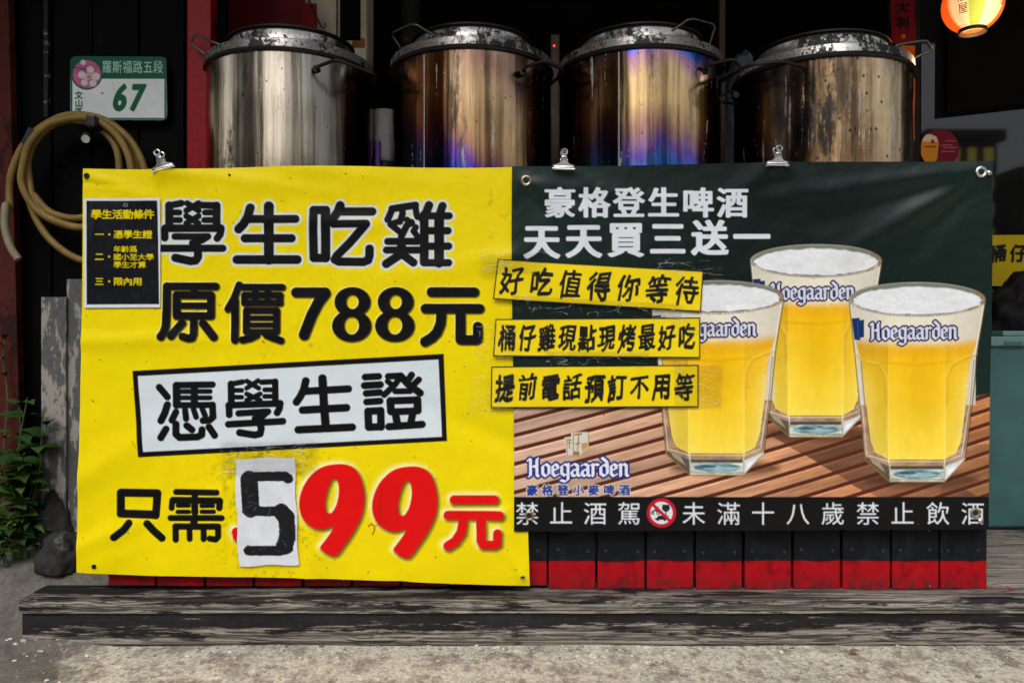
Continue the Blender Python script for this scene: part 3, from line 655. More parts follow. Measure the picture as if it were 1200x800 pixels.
# ------------------------------------------------------------------ papers stuck on the banners
paper_m = print_mat('taped_paper_print', .45, 1400, .02, crinkle=.05)
def clear_tape_mat():
    N = NT('clear_tape'); N.t.nodes.remove(N.p); out = [x for x in N.t.nodes if x.type == 'OUTPUT_MATERIAL'][0]
    tr = N.n('BsdfTransparent'); tr.inputs[0].default_value = (.985, .985, .98, 1); gl = N.n('BsdfGlossy'); gl.inputs['Roughness'].default_value = .16; df = N.n('BsdfDiffuse'); df.inputs[0].default_value = (.8, .82, .8, 1)
    c1 = N.math('ABSOLUTE', N.math('SUBTRACT', N.noise(N.co((2, 1, 9), (1, 0, 0), rot=(0, .35, 0)), 5, 1.5, .5), .5)); c2 = N.math('ABSOLUTE', N.math('SUBTRACT', N.noise(N.co((3, 1, 14), (4, 0, 2), rot=(0, -.5, 0)), 4, 1, .5), .52)); nz = N.noise(N.co(), 35, 4, .6)
    line = N.math('MAXIMUM', N.ramp(c1, [(.0, 1), (.012, 0)]), N.ramp(c2, [(.0, .8), (.009, 0)]))
    crease = N.math('MULTIPLY', line, N.ramp(nz, [(.44, 0), (.54, 1)]))
    b = N.n('Bump'); b.inputs['Strength'].default_value = .35; b.inputs['Distance'].default_value = .002
    N.l(N.math('ADD', nz, N.math('MULTIPLY', crease, .5)), b.inputs['Height']); N.l(b.outputs[0], gl.inputs['Normal'])
    fr = N.n('Fresnel'); fr.inputs[0].default_value = 1.45; N.l(b.outputs[0], fr.inputs['Normal'])
    m1 = N.n('MixShader'); N.l(N.math('ADD', N.math('MULTIPLY', fr.outputs[0], .4), .0), m1.inputs[0]); N.l(tr.outputs[0], m1.inputs[1]); N.l(gl.outputs[0], m1.inputs[2])
    m2 = N.n('MixShader'); N.l(N.math('MULTIPLY', crease, .24), m2.inputs[0]); N.l(m1.outputs[0], m2.inputs[1]); N.l(df.outputs[0], m2.inputs[2]); N.l(m2.outputs[0], out.inputs[0])
    return N.m
tape_m = clear_tape_mat()
def tape(quads, D0, parent, lift=.0012):
    for qd in quads:
        cv = Canvas(qd, 40, 14); ny, nx = cv.X.shape; D = D0 - drape(cv.X, cv.Y) - lift - .0008 * fbm(cv.X, cv.Y, 9, 4)
        vs = [((cv.X[j, i] - 600) * D0 / F, D[j, i], CAMZ + (400 - cv.Y[j, i]) * D0 / F) for j in range(ny) for i in range(nx)]
        fs = [(j * nx + i, j * nx + i + 1, (j + 1) * nx + i + 1, (j + 1) * nx + i) for j in range(ny - 1) for i in range(nx - 1)]
        MB().add(vs, fs, 0, True).build('clear_tape', tape_m, parent)
def strip(text, quad, xs, ys, cw, ch, label, tapes, rot, notch=False):
    cv = Canvas(quad, 300, 62); cv.img[:] = np.array((242, 216, 8)) * (1 + .06 * (fbm(cv.X, cv.Y, 25, 6) - .45))[..., None]
    q = quad
    ins = lambda p, c, d=1.0: p
    b = [q[0], q[1], q[2], q[3], q[0]]
    cv.strokes([(b, 1.3)], (20, 20, 22))
    cv.text(row(text, xs[0], xs[1], ys[0], ys[1], cw, ch, rot, .08, 1), (18, 18, 20), bold=.6, flat=.5, rough=1.0)
    cv.text(row(text, xs[0], xs[1], ys[0], ys[1], cw, ch, rot, .08, 0), (18, 18, 20), bold=.4, rough=1.0)
    t = thing('slogan_strip', P((q[3][0] + q[2][0]) / 2, max(q[2][1], q[3][1]), DB - .009), label, 'paper strip')
    D0 = DB - .009
    sheet('paper_sheet', cv, depth_note, paper_m, t, D0); tape(tapes, D0, t)
    return t
strip('好吃值得你等待', [(583.2, 303.6), (824.4, 317.5), (821.4, 365.5), (577.6, 350.5)], (600, 805), (328.5, 341), 28, 34, 'topmost yellow paper strip with seven brush written characters, tilted down to the right',
      [[(562, 291), (640, 294), (640, 322), (562, 320)], [(770, 302), (848, 306), (846, 334), (769, 330)], [(600, 345), (800, 356), (799, 374), (600, 366)]], .055)
strip('桶仔雞現點現烤最好吃', [(580.6, 373.7), (820.6, 371.9), (820.6, 419.5), (577.8, 417.5)], (594.5, 805), (396.5, 395), 20.5, 32, 'middle yellow paper strip, most densely written, with ten brush characters',
      [[(558, 380), (610, 378), (610, 424), (558, 426)], [(786, 362), (846, 362), (846, 392), (786, 394)], [(640, 411), (760, 411), (760, 427), (640, 428)]], -.005)
strip('提前電話預訂不用等', [(575.7, 429.2), (818.7, 427.4), (818.7, 476.9), (575, 478)], (592, 802), (454, 453), 23, 32, 'lowest yellow paper strip, just above the printed table, with nine brush characters',
      [[(550, 440), (606, 438), (606, 484), (550, 486)], [(790, 424), (846, 424), (846, 474), (790, 476)]], 0.0)
# rules notice
cv = Canvas([(98.3, 232.5), (187.5, 232), (188, 360), (98.8, 360.5)], 180, 256); cv.img[:] = (218, 224, 232)
cv.poly([(101.6, 235.6), (184.3, 235.4), (186.7, 356.3), (101.9, 356.7)], lambda X, Y: np.array((22, 24, 30)) * (1 + .6 * np.clip(fbm(X, Y, 14, 3) - .45, 0, 1) * np.clip((Y - 330) / 20, 0, 1))[..., None] + 26 * (np.clip(fbm(X, Y, 3, 7) - .5, 0, 1) * np.clip((Y - 334) / 12, 0, 1))[..., None])
yk = (226, 204, 6)
Z = lambda x, y: (x / 4, 180 + y / 4)
def rz(t, xa, xb, y, h, bold): 
    n = len(t); w = (xb - xa) / n / 4
    cv.text([(ch, xa / 4 + w * (i + .5), 180 + y / 4, w * 1.04, h / 4 * 1.0, 0, 0) for i, ch in enumerate(t)], yk, bold=bold, ss=8)
rz('學生活動條件', 428, 724, 285, 46, .5); rz('憑學生證', 533, 714, 379, 40, .42); rz('年齡爲', 533, 646, 448, 33, .2); rz('國小至大學', 533, 722, 485, 33, .2); rz('學生才算', 533, 686, 521, 33, .2); rz('限內用', 533, 668, 599, 39, .42)
for t_, y in (('一', 379), ('二', 483), ('三', 599)):
    rz(t_, 446, 488, y, 40, .4); cv.ell(513 / 4, 180 + y / 4, 1.3, 1.3, yk)
for k in range(9): cv.strokes([([Z(428 + k * 1.5, 232 + k * 12), Z(412 + k, 290 + k * 14)], .25)], (150, 150, 160), alpha=.25)
RN = thing('rules_notice', P(143, 360, DB - .004), 'black notice with white edge and small yellow writing on the left side of the banner', 'notice')
sheet('paper_sheet', cv, lambda X, Y: DB - .004 - drape(X, Y), print_mat('laminated_notice', .25, 1400, .01), RN, DB - .004)
# pasted-over figure 5
cv = Canvas([(275.8, 537.5), (345.2, 535), (350, 661), (279.8, 663)], 140, 250, lambda u, v: (.8 * np.sin(v * 14), .8 * np.sin(u * 9)))
cv.img[:] = np.array((216, 222, 230)) * (1 + .10 * (fbm(cv.X, cv.Y, 13, 31) - .45))[..., None]
five = S(5.0, 120, 530, [(875,140,1070,138,1090,152,28),(862,155,872,330,50),(845,150,855,200,32),(850,340,1055,345,28),(1050,345,1080,380,1085,450,1085,500,1065,550,48),(858,573,1040,573,1090,560,29)])
d, w = cv.sdf(five, 3); n_ = fbm(cv.X[w], cv.Y[w] * 3, 5, 41)
cv.put(w, np.clip(.5 - (d + (n_ - .45) * 1.6) / 1.1, 0, 1), np.array((24, 25, 28)))
rs = np.random.RandomState(5)
for k in range(60):
    a = rs.uniform(-.6, .6) + (1.57 if rs.rand() < .3 else 0); x, y = rs.uniform(282, 345), rs.uniform(548, 655); L = rs.exponential(6)
    cv.strokes([([(x, y), (x + L * math.cos(a), y + L * math.sin(a))], .22)], (178, 184, 190), alpha=rs.uniform(.2, .7))
PF = thing('price_patch', P(314, 663, DB - .004), 'creased white paper patch with hand painted black figure 5', 'paper patch')
sheet('paper_sheet', cv, lambda X, Y: DB - .0045 - drape(X, Y) - .0012 * (fbm(X, Y, 11, 77) - .4), paper_m, PF, DB - .004)
tape([[(258, 514), (372, 512), (372, 553), (258, 556)]], DB - .005, PF, .0022)
# ------------------------------------------------------------------ metal eyelets and bulldog clips
chrome = plain('nickel_plate', (.62, .62, .60), .28, 1, .2, 60, .05)
brass = plain('tarnished_brass', (.36, .31, .2), .4, 1, .3, 60, .1)
blackhole = plain('dark_opening', (.01, .008, .008), .8)
def eyelet(px, py, r, mat, parent, D0, screw=None):
    p = P(px, py, D0); y = D0 - float(drape(np.array([px]), np.array([py]))[0]) - .0012
    A = Matrix.Rotation(R(90), 3, 'X'); k = D0 / F * r
    ey = MB().lathe([(k * .52, -.0006), (k * .55, .0012), (k * .78, .0022), (k, .0012), (k * 1.02, -.0012)], (p.x, y, p.z), 24, 0, A).build('eyelet', mat, parent)
    MB().lathe([(0.0001, 0), (k * .54, 0)], (p.x, y + .0001, p.z), 20, 0, A).build('eyelet_hole', blackhole, ey)
    if screw:
        q = P(px + screw[0], py + screw[1], D0)
        MB().lathe([(0.0001, .003), (.003, .0026), (.0052, 0.001), (.0055, -.001)], (q.x, y - .0004, q.z), 16, 0, A).build('screw', chrome, parent)
eyelet(616.5, 212.5, 6.2, brass, GP, DB - .004); eyelet(1147, 202.5, 6.6, chrome, GP, DB - .004, (9.5, 1)); eyelet(620.3, 603.6, 5.6, brass, GP, DB - .004); eyelet(1142.5, 600.5, 5.8, brass, GP, DB - .004, (6, 10))
eyelet(102.5, 206.5, 3.4, blackhole, YP, DB); eyelet(111, 663, 2.6, blackhole, YP, DB); eyelet(269.5, 205.5, 1.3, blackhole, YP, DB); eyelet(612.5, 675.5, 2.6, brass, YP, DB); eyelet(147.5, 240.5, 2.6, chrome, RN, DB - .004)
clip_m = plain('clip_steel', (.68, .69, .70), .24, 1, .2, 40, .05)
def bulldog(px, py, tilt, D, label):
    o = P(px, py, D); t = thing('bulldog_clip', o, label, 'clip', 'bulldog clips along the banner top')
    M = Matrix.Translation(o) @ Matrix.Rotation(tilt, 4, 'Y')
    def plate(sgn):          # one sprung jaw: lip, shoulder, narrow tongue, ring
        mb = MB(); prof = [(.0245, -.006, .004), (.0245, .0005, .002), (.022, .0025, .0035), (.0115, .005, .006), (.0075, .010, .0085), (.0062, .018, .0095), (.0058, .024, .010)]
        vs = []; fs = []; nx = 9
        for w, z, y in prof:
            for i in range(nx): u = -1 + 2 * i / (nx - 1); vs.append((u * w, sgn * (y - .0014 * u * u), z))
        for j in range(len(prof) - 1):
            for i in range(nx - 1): fs.append((j * nx + i, j * nx + i + 1, (j + 1) * nx + i + 1, (j + 1) * nx + i))
        mb.add([M @ Vector(v) for v in vs], fs, 0, True)
        k = [M @ Vector((.0058 * math.cos(a), sgn * .0105, .0295 + .0058 * math.sin(a))) for a in np.linspace(0, 6.283, 19)[:-1]]
        mb.tube(k, .0022, 8, closed=True)
        mb.tube([M @ Vector((-.0245, sgn * .0035, -.006)), M @ Vector((.0245, sgn * .0035, -.006))], .0016, 8)
        ob = mb.build('jaw', clip_m, t); sd_ = ob.modifiers.new('thick', 'SOLIDIFY'); sd_.thickness = .0011; return ob
    plate(-1); plate(1)
    MB().tube([M @ Vector((-.008, 0, .012)), M @ Vector((.008, 0, .012))], .0058, 14).build('spring_barrel', clip_m, t)
bulldog(191, 195.5, R(-16), DB - .008, 'bulldog clip tilted left on the yellow banner top')
bulldog(660.5, 195, R(2), DB - .011, 'upright bulldog clip between the second and third barrels')
bulldog(911, 191, R(1), DB - .011, 'bulldog clip under the dirtiest rightmost barrel')

# ------------------------------------------------------------------ boarded counter the banners hang on
brd_m = []
for i in range(3):
    N = NT('black_red_board'); co = N.co((1, 1, 1)); a = N.noise(N.co((8, 8, 5), (i * 3, 0, 0)), 4, 7, .65); b = N.noise(co, 45, 5, .6)
    geo = N.n('NewGeometry'); sp = N.n('SeparateXYZ'); N.l(geo.outputs['Position'], sp.inputs[0])
    zz = N.math('ADD', sp.outputs[2], N.math('ADD', N.math('MULTIPLY', N.math('SUBTRACT', b, .5), .004), N.math('MULTIPLY', N.math('SUBTRACT', N.noise(N.co((9, 1, 0.01)), 1.0, 1), .5), .012))); lev = CAMZ - 256 * DP / F
    red = N.ramp(N.math('SUBTRACT', lev, zz), [(.0, 0), (.0015, 1)])
    tilt = None
    rc = N.ramp(a, [(.30, (.16, .003, .006)), (.48, (.36, .003, .008)), (.75, (.40, .006, .011))]); bc = N.ramp(a, [(.3, (.004, .005, .006)), (.55, (.008, .0095, .012)), (.8, (.022, .025, .03))])
    low = N.math('MULTIPLY', N.ramp(N.math('SUBTRACT', zz, CAMZ - 289 * DP / F), [(.0, 1), (.035, 0)]), N.ramp(N.noise(N.co((9, 8, 9), (2, i, 0)), 5, 6, .7), [(.42, 0), (.55, 1)]))
    col = N.mix(N.math('MULTIPLY', low, .85), N.mix(red, bc, rc), (.03, .022, .02))
    chip = N.ramp(N.noise(co, 90, 3, .6), [(.74, 0), (.76, 1)])
    N.set(color=N.mix(chip, col, (.3, .29, .27)), rough=N.ramp(b, [(.3, .7), (.7, .5)]), spec=.12); N.bump(N.math('ADD', b, N.math('MULTIPLY', a, .6)), .35, .0015); brd_m.append(N.m)
nail_m = plain('rusty_nail', (.05, .045, .04), .6, .6)
CT = thing('serving_counter', (0.06, 1.9, .10), 'black boarded counter with red painted board ends behind both banners', 'counter')
edges = [105 + 57.35 * i for i in range(19)]
edges = [1158.5 - 57.4 * i for i in range(19)][::-1]
for i in range(len(edges) - 1):
    xa = P(edges[i] + 1.6 + random.uniform(-.5, .5), 0, DP).x; xb = P(edges[i + 1] - 1.6 + random.uniform(-.5, .5), 0, DP).x
    zt = P(0, 199 + random.uniform(-1, 1), DP).z; zb = P(0, 690 + random.uniform(-.8, .8) - (4 if edges[i] < 600 else 0), DP).z
    dy = random.uniform(-.0015, .0015)
    mb = MB().box(xa, xb, DP + dy, DP + .02 + dy, zb, zt, .0022)
    bo = mb.build('board', brd_m[i % 3], CT)
    for nx in (xa + .018, xb - .018):
        nm = MB(); nm.lathe([(.0001, .0012), (.003, .001), (.0036, 0)], (nx + random.uniform(-.003, .003), DP + dy - .0003, P(0, 645 + random.uniform(-2, 2), DP).z), 8, 0, Matrix.Rotation(R(90), 3, 'X')); nm.build('nail_head', nail_m, bo)
steel_top = plain('greasy_steel_top', (.10, .09, .08), .4, .8)
MB().box(P(edges[0], 0, DP).x, P(1158, 0, DP).x, DP + .024, 2.42, .78, .80).build('worktop', steel_top, CT)
MB().box(P(edges[0], 0, DP).x, P(1158, 0, DP).x, DP + .026, DP + .05, .16, .775).build('backing_rail', plain('dark_frame', (.012, .012, .012), .7), CT)
for xx in (P(edges[0], 0, DP).x + .03, P(1150, 0, DP).x): MB().box(xx - .03, xx + .005, 2.33, 2.40, .105, .777).build('leg', plain('dark_frame', (.012, .012, .012), .7), CT)

# ------------------------------------------------------------------ weathered timber step
wd = [weathered_wood('grey_weathered_timber', (.07, .062, .053), (.40, .365, .315), (.012, .011, .012), a, s, zm, zk) for a, s, zm, zk in ((.615, 1.0, .086, 2.5), (.565, 4.0, .034, 4.5), (.68, 9.0, None, 0), (.66, 14.0, None, 0))]
ST = thing('timber_step', (0, 1.75, 0), 'weathered grey timber step with flaking black paint under the banners', 'wooden step')
def plank(x0, x1, y0, y1, z0, z1, m, name='plank', seed=0):
    bm = bmesh.new(); n = 40; ny, nz = 6, 5; mb = MB(); rings = []
    rs = np.random.RandomState(seed)
    prof = []; r = .004
    for cx, cy, a0 in ((y0 + r, z0 + r, 180), (y1 - r, z0 + r, 270), (y1 - r, z1 - r, 0), (y0 + r, z1 - r, 90)):
        for k in range(4): a = R(a0 + 30 * k); prof.append((cx + r * math.cos(a), cy + r * math.sin(a)))
    vs = []; m_ = len(prof)
    for i in range(n + 1):
        x = x0 + (x1 - x0) * i / n
        for k, (y, z) in enumerate(prof):
            d = .0016 * (mnoise.noise(Vector((x * 3, y * 20, z * 20 + seed))) + .6 * mnoise.noise(Vector((x * 14, k * .7, seed)))); d *= 1
            top = z > (z0 + z1) / 2; front = y < (y0 + y1) / 2
            vs.append((x + (.003 * mnoise.noise(Vector((k, seed, i > 0))) if i in (0, n) else 0), y + (d if front else -d), z - abs(d) * (1.2 if top else 0) + (abs(d) if not top else 0)))
    fs = [(i * m_ + k, i * m_ + (k + 1) % m_, (i + 1) * m_ + (k + 1) % m_, (i + 1) * m_ + k) for i in range(n) for k in range(m_)]
    fs += [tuple(range(m_ - 1, -1, -1)), tuple(n * m_ + k for k in range(m_))]
    mb.add(vs, fs, 0, True); return mb.build(name, m, ST)
zt = .0995
plank(-1.052, 1.62, 1.700, 1.806, .0745, zt, wd[0], seed=3)
plank(-1.060, 1.62, 1.7005, 1.7135, .0725, .0738, wd[0], 'split_edge', seed=5)
plank(-1.049, 1.62, 1.706, 1.736, -.001, .0715, wd[1], 'riser', seed=8)
y = 1.811
for i in range(6):
    plank(-.90 if i else -.9, 1.62, y, y + .122, .078, zt - .001 - .001 * (i % 2), wd[2 + i % 2], seed=20 + i); y += .1265
for xx in (-.85, -.1, .6, 1.3): MB().box(xx, xx + .07, 1.75, 2.55, .0, .0775).build('joist', wd[3], ST)

# ------------------------------------------------------------------ the cooking barrels
def steel_mat(name, zst, side, seed, rough=.17, scale_amt=.62, streak=(.5, .49, .46), soot=0.0, hk=0.0):
    """stainless steel with heat tint: colour by height, reflected bands painted by side, lime runs and soot"""
    N = NT(name); tc = N.co((1, 1, 1)); sp = N.n('SeparateXYZ'); N.l(tc, sp.inputs[0])
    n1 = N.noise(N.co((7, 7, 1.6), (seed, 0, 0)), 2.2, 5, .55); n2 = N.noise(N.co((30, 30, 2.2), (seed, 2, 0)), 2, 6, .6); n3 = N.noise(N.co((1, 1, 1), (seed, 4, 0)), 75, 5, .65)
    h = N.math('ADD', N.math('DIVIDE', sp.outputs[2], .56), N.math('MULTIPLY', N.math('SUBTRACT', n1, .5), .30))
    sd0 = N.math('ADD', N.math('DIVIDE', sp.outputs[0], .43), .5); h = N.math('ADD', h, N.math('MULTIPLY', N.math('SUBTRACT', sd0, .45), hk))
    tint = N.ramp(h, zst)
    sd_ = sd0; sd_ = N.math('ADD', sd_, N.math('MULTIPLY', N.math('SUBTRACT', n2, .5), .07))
    col = N.mix(1.0, tint, N.ramp(sd_, side), 'MULTIPLY'); col = N.mix(1.0, col, N.ramp(N.noise(N.co((11, 11, .7), (seed, 7, 2)), 2, 4, .6), [(.36, .62), (.47, .92), (.64, 1.0)]), 'MULTIPLY')  # side bands and upright streaks of reflected street tones multiplied into the colour
    lime = N.math('MULTIPLY', N.ramp(N.math('ADD', n2, N.math('MULTIPLY', n3, .28)), [(scale_amt + .14, 0), (scale_amt + .19, 1)]), N.ramp(N.noise(N.co((4, 4, 3), (seed, 9, 0)), 2, 2), [(.42, 0), (.55, 1)]))
    spots = N.ramp(N.voro(N.co((1, 1, .8), (seed, 0, 0)), 46), [(.05 + .05 * soot, 1), (.09 + .07 * soot, 0)]); spm = N.math('MULTIPLY', spots, N.ramp(n3, [(.45 - .1 * soot, 0), (.55 - .1 * soot, 1)]))
    col = N.mix(lime, col, streak); col = N.mix(spm, col, (.03, .028, .026))
    if soot:
        st = N.ramp(N.math('ADD', N.noise(N.co((9, 9, 2.5), (seed, 1, 3)), 2.4, 7, .68), N.math('MULTIPLY', n3, .2)), [(.66 - .1 * soot, 0), (.80 - .1 * soot, 1)])
        lf = N.math('MULTIPLY', st, N.ramp(sd_, [(.35, 1), (.62, .25)])); col = N.mix(lf, col, (.035, .03, .027))
    N.set(color=col, metal=N.math('SUBTRACT', 1.0, N.math('MULTIPLY', N.math('MAXIMUM', lime, spm), .75)), rough=N.math('ADD', N.math('MULTIPLY', lime, .3), N.ramp(n2, [(.3, rough * .8), (.7, rough * 1.3)])))
    N.bump(N.math('ADD', N.math('MULTIPLY', n2, .15), N.math('ADD', N.math('MULTIPLY', N.noise(N.co((14, 14, .4), (seed, 0, 5)), 2, 2), .9), N.math('MULTIPLY', lime, .12))), .38, .007)
    return N.m
lidm = []
for i in range(2):
    N = NT('flaking_lid_band'); a = N.noise(N.co((1, 1, .6), (i * 4, 0, 0)), 11, 9, .78); b = N.noise(N.co((1, 1, 1)), 120, 3, .6)
    m = N.ramp(N.math('ADD', a, N.math('MULTIPLY', N.math('SUBTRACT', b, .5), .22)), [(.46, 0), (.51, 1)])
    N.set(color=N.mix(m, (.012, .015, .014), N.ramp(b, [(.3, (.40, .37, .34)), (.7, (.78, .75, .72))])), metal=N.mix(m, (.1,) * 3, (.85,) * 3), rough=N.mix(m, (.55,) * 3, (.3,) * 3)); N.bump(N.math('ADD', a, N.math('MULTIPLY', b, .3)), .35, .002); lidm.append(N.m)
black_shade_m = plain('black_steel_and_shade', (.012, .011, .010), .5, .3, .4, 40, .3)
wirem = plain('dull_steel_wire', (.15, .14, .125), .38, .9, .4, 50, .1)
TINT_REFLECTION = {  # heat tint by height, then reflected light and dark painted by side
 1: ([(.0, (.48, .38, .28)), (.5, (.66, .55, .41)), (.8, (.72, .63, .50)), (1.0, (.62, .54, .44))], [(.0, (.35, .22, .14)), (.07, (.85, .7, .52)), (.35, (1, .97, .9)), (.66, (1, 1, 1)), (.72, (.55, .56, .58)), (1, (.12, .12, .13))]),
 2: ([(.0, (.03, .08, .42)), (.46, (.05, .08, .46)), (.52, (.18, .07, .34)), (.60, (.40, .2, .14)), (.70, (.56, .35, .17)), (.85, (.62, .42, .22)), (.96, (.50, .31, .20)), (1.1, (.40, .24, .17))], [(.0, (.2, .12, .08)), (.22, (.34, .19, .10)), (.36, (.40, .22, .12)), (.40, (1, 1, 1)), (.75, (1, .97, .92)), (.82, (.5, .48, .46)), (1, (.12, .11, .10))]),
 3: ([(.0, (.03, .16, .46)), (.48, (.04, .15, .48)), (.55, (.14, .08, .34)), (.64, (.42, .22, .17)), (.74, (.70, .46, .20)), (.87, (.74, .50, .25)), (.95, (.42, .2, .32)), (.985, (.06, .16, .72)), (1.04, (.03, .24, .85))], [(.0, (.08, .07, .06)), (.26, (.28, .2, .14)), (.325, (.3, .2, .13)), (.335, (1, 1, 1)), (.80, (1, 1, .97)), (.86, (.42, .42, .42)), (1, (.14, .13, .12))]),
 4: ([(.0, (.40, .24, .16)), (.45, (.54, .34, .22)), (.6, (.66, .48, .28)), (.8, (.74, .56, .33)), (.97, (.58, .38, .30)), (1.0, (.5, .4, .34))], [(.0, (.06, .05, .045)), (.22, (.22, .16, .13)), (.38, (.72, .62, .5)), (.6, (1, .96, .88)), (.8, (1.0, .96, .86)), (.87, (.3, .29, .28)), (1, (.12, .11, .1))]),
}
def barrel(i, pxc, pxw, ytop_front, Dc, label, lidh, bodyh, soot=0, rough=.17, amt=.62):
    R_ = pxw / 2 * Dc / F * .985; zt = CAMZ + (400 - ytop_front) * (Dc - R_) / F          # seam between body and lid band
    c = P(pxc, 400, Dc); b = Vector((c.x, Dc, .80)); H = zt - .80
    t = thing('cooking_barrel', b, label, 'steel barrel', 'tall stainless steel cooking barrels in a row')
    prof = [(.001, 0), (R_ - .01, 0), (R_, .012)] + [(R_ + .0008 * math.sin(k * 1.7 + i), H * (.03 + .94 * k / 14)) for k in range(15)] + [(R_, H)]
    zz, sdv = TINT_REFLECTION[i]
    MB().lathe(prof, b, 96).build('body', steel_mat('tint_and_reflection_steel_%s' % 'abcd'[i - 1], zz, sdv, i * 7.3, rough, amt, soot=soot, hk={2: .45, 3: .06}.get(i, 0)), t)
    rc = R_ * .76
    L = [(R_ - .004, H - .008), (R_ + .007, H - .006), (R_ + .0085, H - .002), (R_ + .0065, H + .002), (R_ + .0055, H + .004), (R_ + .0045, H + .021), (R_ + .0035, H + .0235), (R_ - .004, H + .0245), (rc + .012, H + .027), (rc + .002, H + .030), (rc, H + .034), (rc - .003, H + .066), (rc - .002, H + .069), (rc + .003, H + .072), (rc + .003, H + .076), (rc - .004, H + .078), (rc - .03, H + .082), (.03, H + .09), (.0005, H + .09)]
    lid = MB().lathe(L, b, 96).build('lid', [lidm[i % 2], black_shade_m], t)
    for p in lid.data.polygons:
        z = p.center.z
        if z < H + .003 or H + .0225 < z < H + .031 or z > H + .0675: p.material_index = 1  # black faces: shadow line under the band painted in, dark step, black top lip
    # weld seam on the body
    sx = {2: 505, 3: 713}.get(i)
    if sx:
        dirx = (sx - pxc) / (pxw / 2); a = -math.pi / 2 + math.asin(max(-1, min(1, dirx))) ; aa = a
        MB().tube([b + Vector(((R_ + .0002) * math.cos(aa), (R_ + .0002) * math.sin(aa), z)) for z in np.linspace(.02, H - .01, 12)], .0022, 8).build('weld_seam', plain('weld_bead', (.55, .52, .48), .3, 1, .3, 60, .3), t)
    for hb in HND[i]:
        kind, pts, D, r = hb
        w3 = [P(x, y, D + dd) for x, y, dd in pts]; cs = []
        for k, p in enumerate(w3):      # rounded corners
            if 0 < k < len(w3) - 1:
                for s_ in (.25, .12): cs.append(p + (w3[k - 1] - p) * s_)
                for s_ in (.12, .25): cs.append(p + (w3[k + 1] - p) * s_)
            else: cs.append(p)
        h_ = MB().tube(cs, r, 10).build(kind, wirem if kind == 'lid_handle' else black_shade_m, t)
        if kind == 'handle':
            mb = MB()
            e = w3[0]; mb.tube([e + Vector((0, .012, 0)), e + Vector((0, -.006, 0))], .008, 10); mb.build('handle_lug', black_shade_m, h_)
    return t
# each handle is bent wire: px, py and depth step beyond the given depth
HND = {
 1: [('lid_handle', [(270, 50, .04), (262, 54, .0), (250, 50, .0), (229, 40, .01), (223, 51, .02), (247, 69, .02), (252, 76, .04)], 1.985, .0030), ('handle', [(371, 81, 0), (373, 78, -.02), (395, 70, -.05), (441, 88, -.02), (436, 97, .08)], 1.915, .0042)],
 2: [('lid_handle', [(515, 47, 0), (512, 44, 0), (485, 27.5, -.01), (458.5, 39.5, .04), (470, 58, .06)], 1.96, .0030), ('handle', [(613, 85, 0), (615, 79, -.02), (640, 71, -.05), (662, 84, -.01), (645, 99, .1)], 1.925, .0042)],
 3: [('lid_handle', [(777, 46, 0), (781, 41, 0), (809, 21.5, -.02), (838.5, 29.5, .02), (830, 56, .04)], 1.95, .0030), ('handle', [(827, 84, 0), (827, 77, -.02), (860, 69.5, -.05), (869, 81, -.03), (843, 97, .1)], 1.93, .0042)],
 4: [('lid_handle', [(1049, 57, 0), (1050, 53, 0), (1085, 47.5, -.01), (1092.5, 58.5, .0), (1064, 72, .02)], 1.99, .0034), ('handle', [(945, 84, 0), (942, 79, -.02), (918, 72, -.05), (880, 76, -.04), (842, 92, .06)], 1.87, .0042), ('handle', [(862, 112, .0), (858, 106, 0), (843, 114, -.03), (846, 120, -.03), (864, 122, .02)], 2.0, .0036)],
}
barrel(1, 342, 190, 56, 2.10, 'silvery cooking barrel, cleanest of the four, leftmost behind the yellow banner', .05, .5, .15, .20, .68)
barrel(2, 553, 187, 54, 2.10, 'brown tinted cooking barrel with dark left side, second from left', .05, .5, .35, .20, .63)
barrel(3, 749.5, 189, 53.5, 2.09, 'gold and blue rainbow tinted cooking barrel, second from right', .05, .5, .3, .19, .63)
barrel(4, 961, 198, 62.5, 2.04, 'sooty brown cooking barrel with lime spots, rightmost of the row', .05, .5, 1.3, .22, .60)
# ------------------------------------------------------------------ left side: dark wall, plate, hose, posts, plant, stone
blackwood = worn_paint('black_painted_wood', (.002, .002, .0024), (.016, .015, .014), .33, (4, 4, 1.2), .8, .6, 2, 4, .07)
WL = thing('black_plank_wall', P(110, 660, 2.08), 'black painted plank wall behind the door plate and hose', 'wall')
x = P(14, 0, 2.08).x; k = 0
while x < P(250, 0, 2.08).x:
    w = random.uniform(.105, .135); MB().box(x, x + w - .004, 2.08 + random.uniform(0, .004), 2.11, .05, 2.55, .003).build('plank', blackwood, WL); x += w
MB().box(P(52, 0, 2.07).x, P(57, 0, 2.07).x, 2.066, 2.079, P(0, 138, 2.07).z, 2.5, .001).build('batten', worn_paint('flaking_batten', (.012, .012, .012), (.3, .28, .25), .42, (3, 3, 6), .8, .5, 6, 8), WL)
MB().box(-1.5, P(14, 0, 2.08).x - .004, 2.09, 2.12, .05, 2.55).build('corner_board', blackwood, WL)
redp = worn_paint('red_gloss_post_paint', (.30, .002, .006), (.03, .006, .006), .38, (5, 5, 2), .6, .35, 3, 5)
brick = worn_paint('faded_red_oxide_paint', (.07, .010, .006), (.03, .008, .006), .46, (3, 3, 2), .8, .7, 11, 3)
RP = thing('red_post', P(232, 400, 2.06), 'bright red painted post left of the silver barrel', 'post')
RP.location.z = .1; bpy.context.view_layer.update()
MB().box(P(219, 0, 2.03).x, P(247, 0, 2.03).x, 2.03, 2.078, .1, 2.55, .003).build('shaft', redp, RP)
FP = thing('oxide_pillar', (P(10, 0, 2.03).x, 2.04, .09), 'faded brick red pillar at the far left edge', 'pillar')
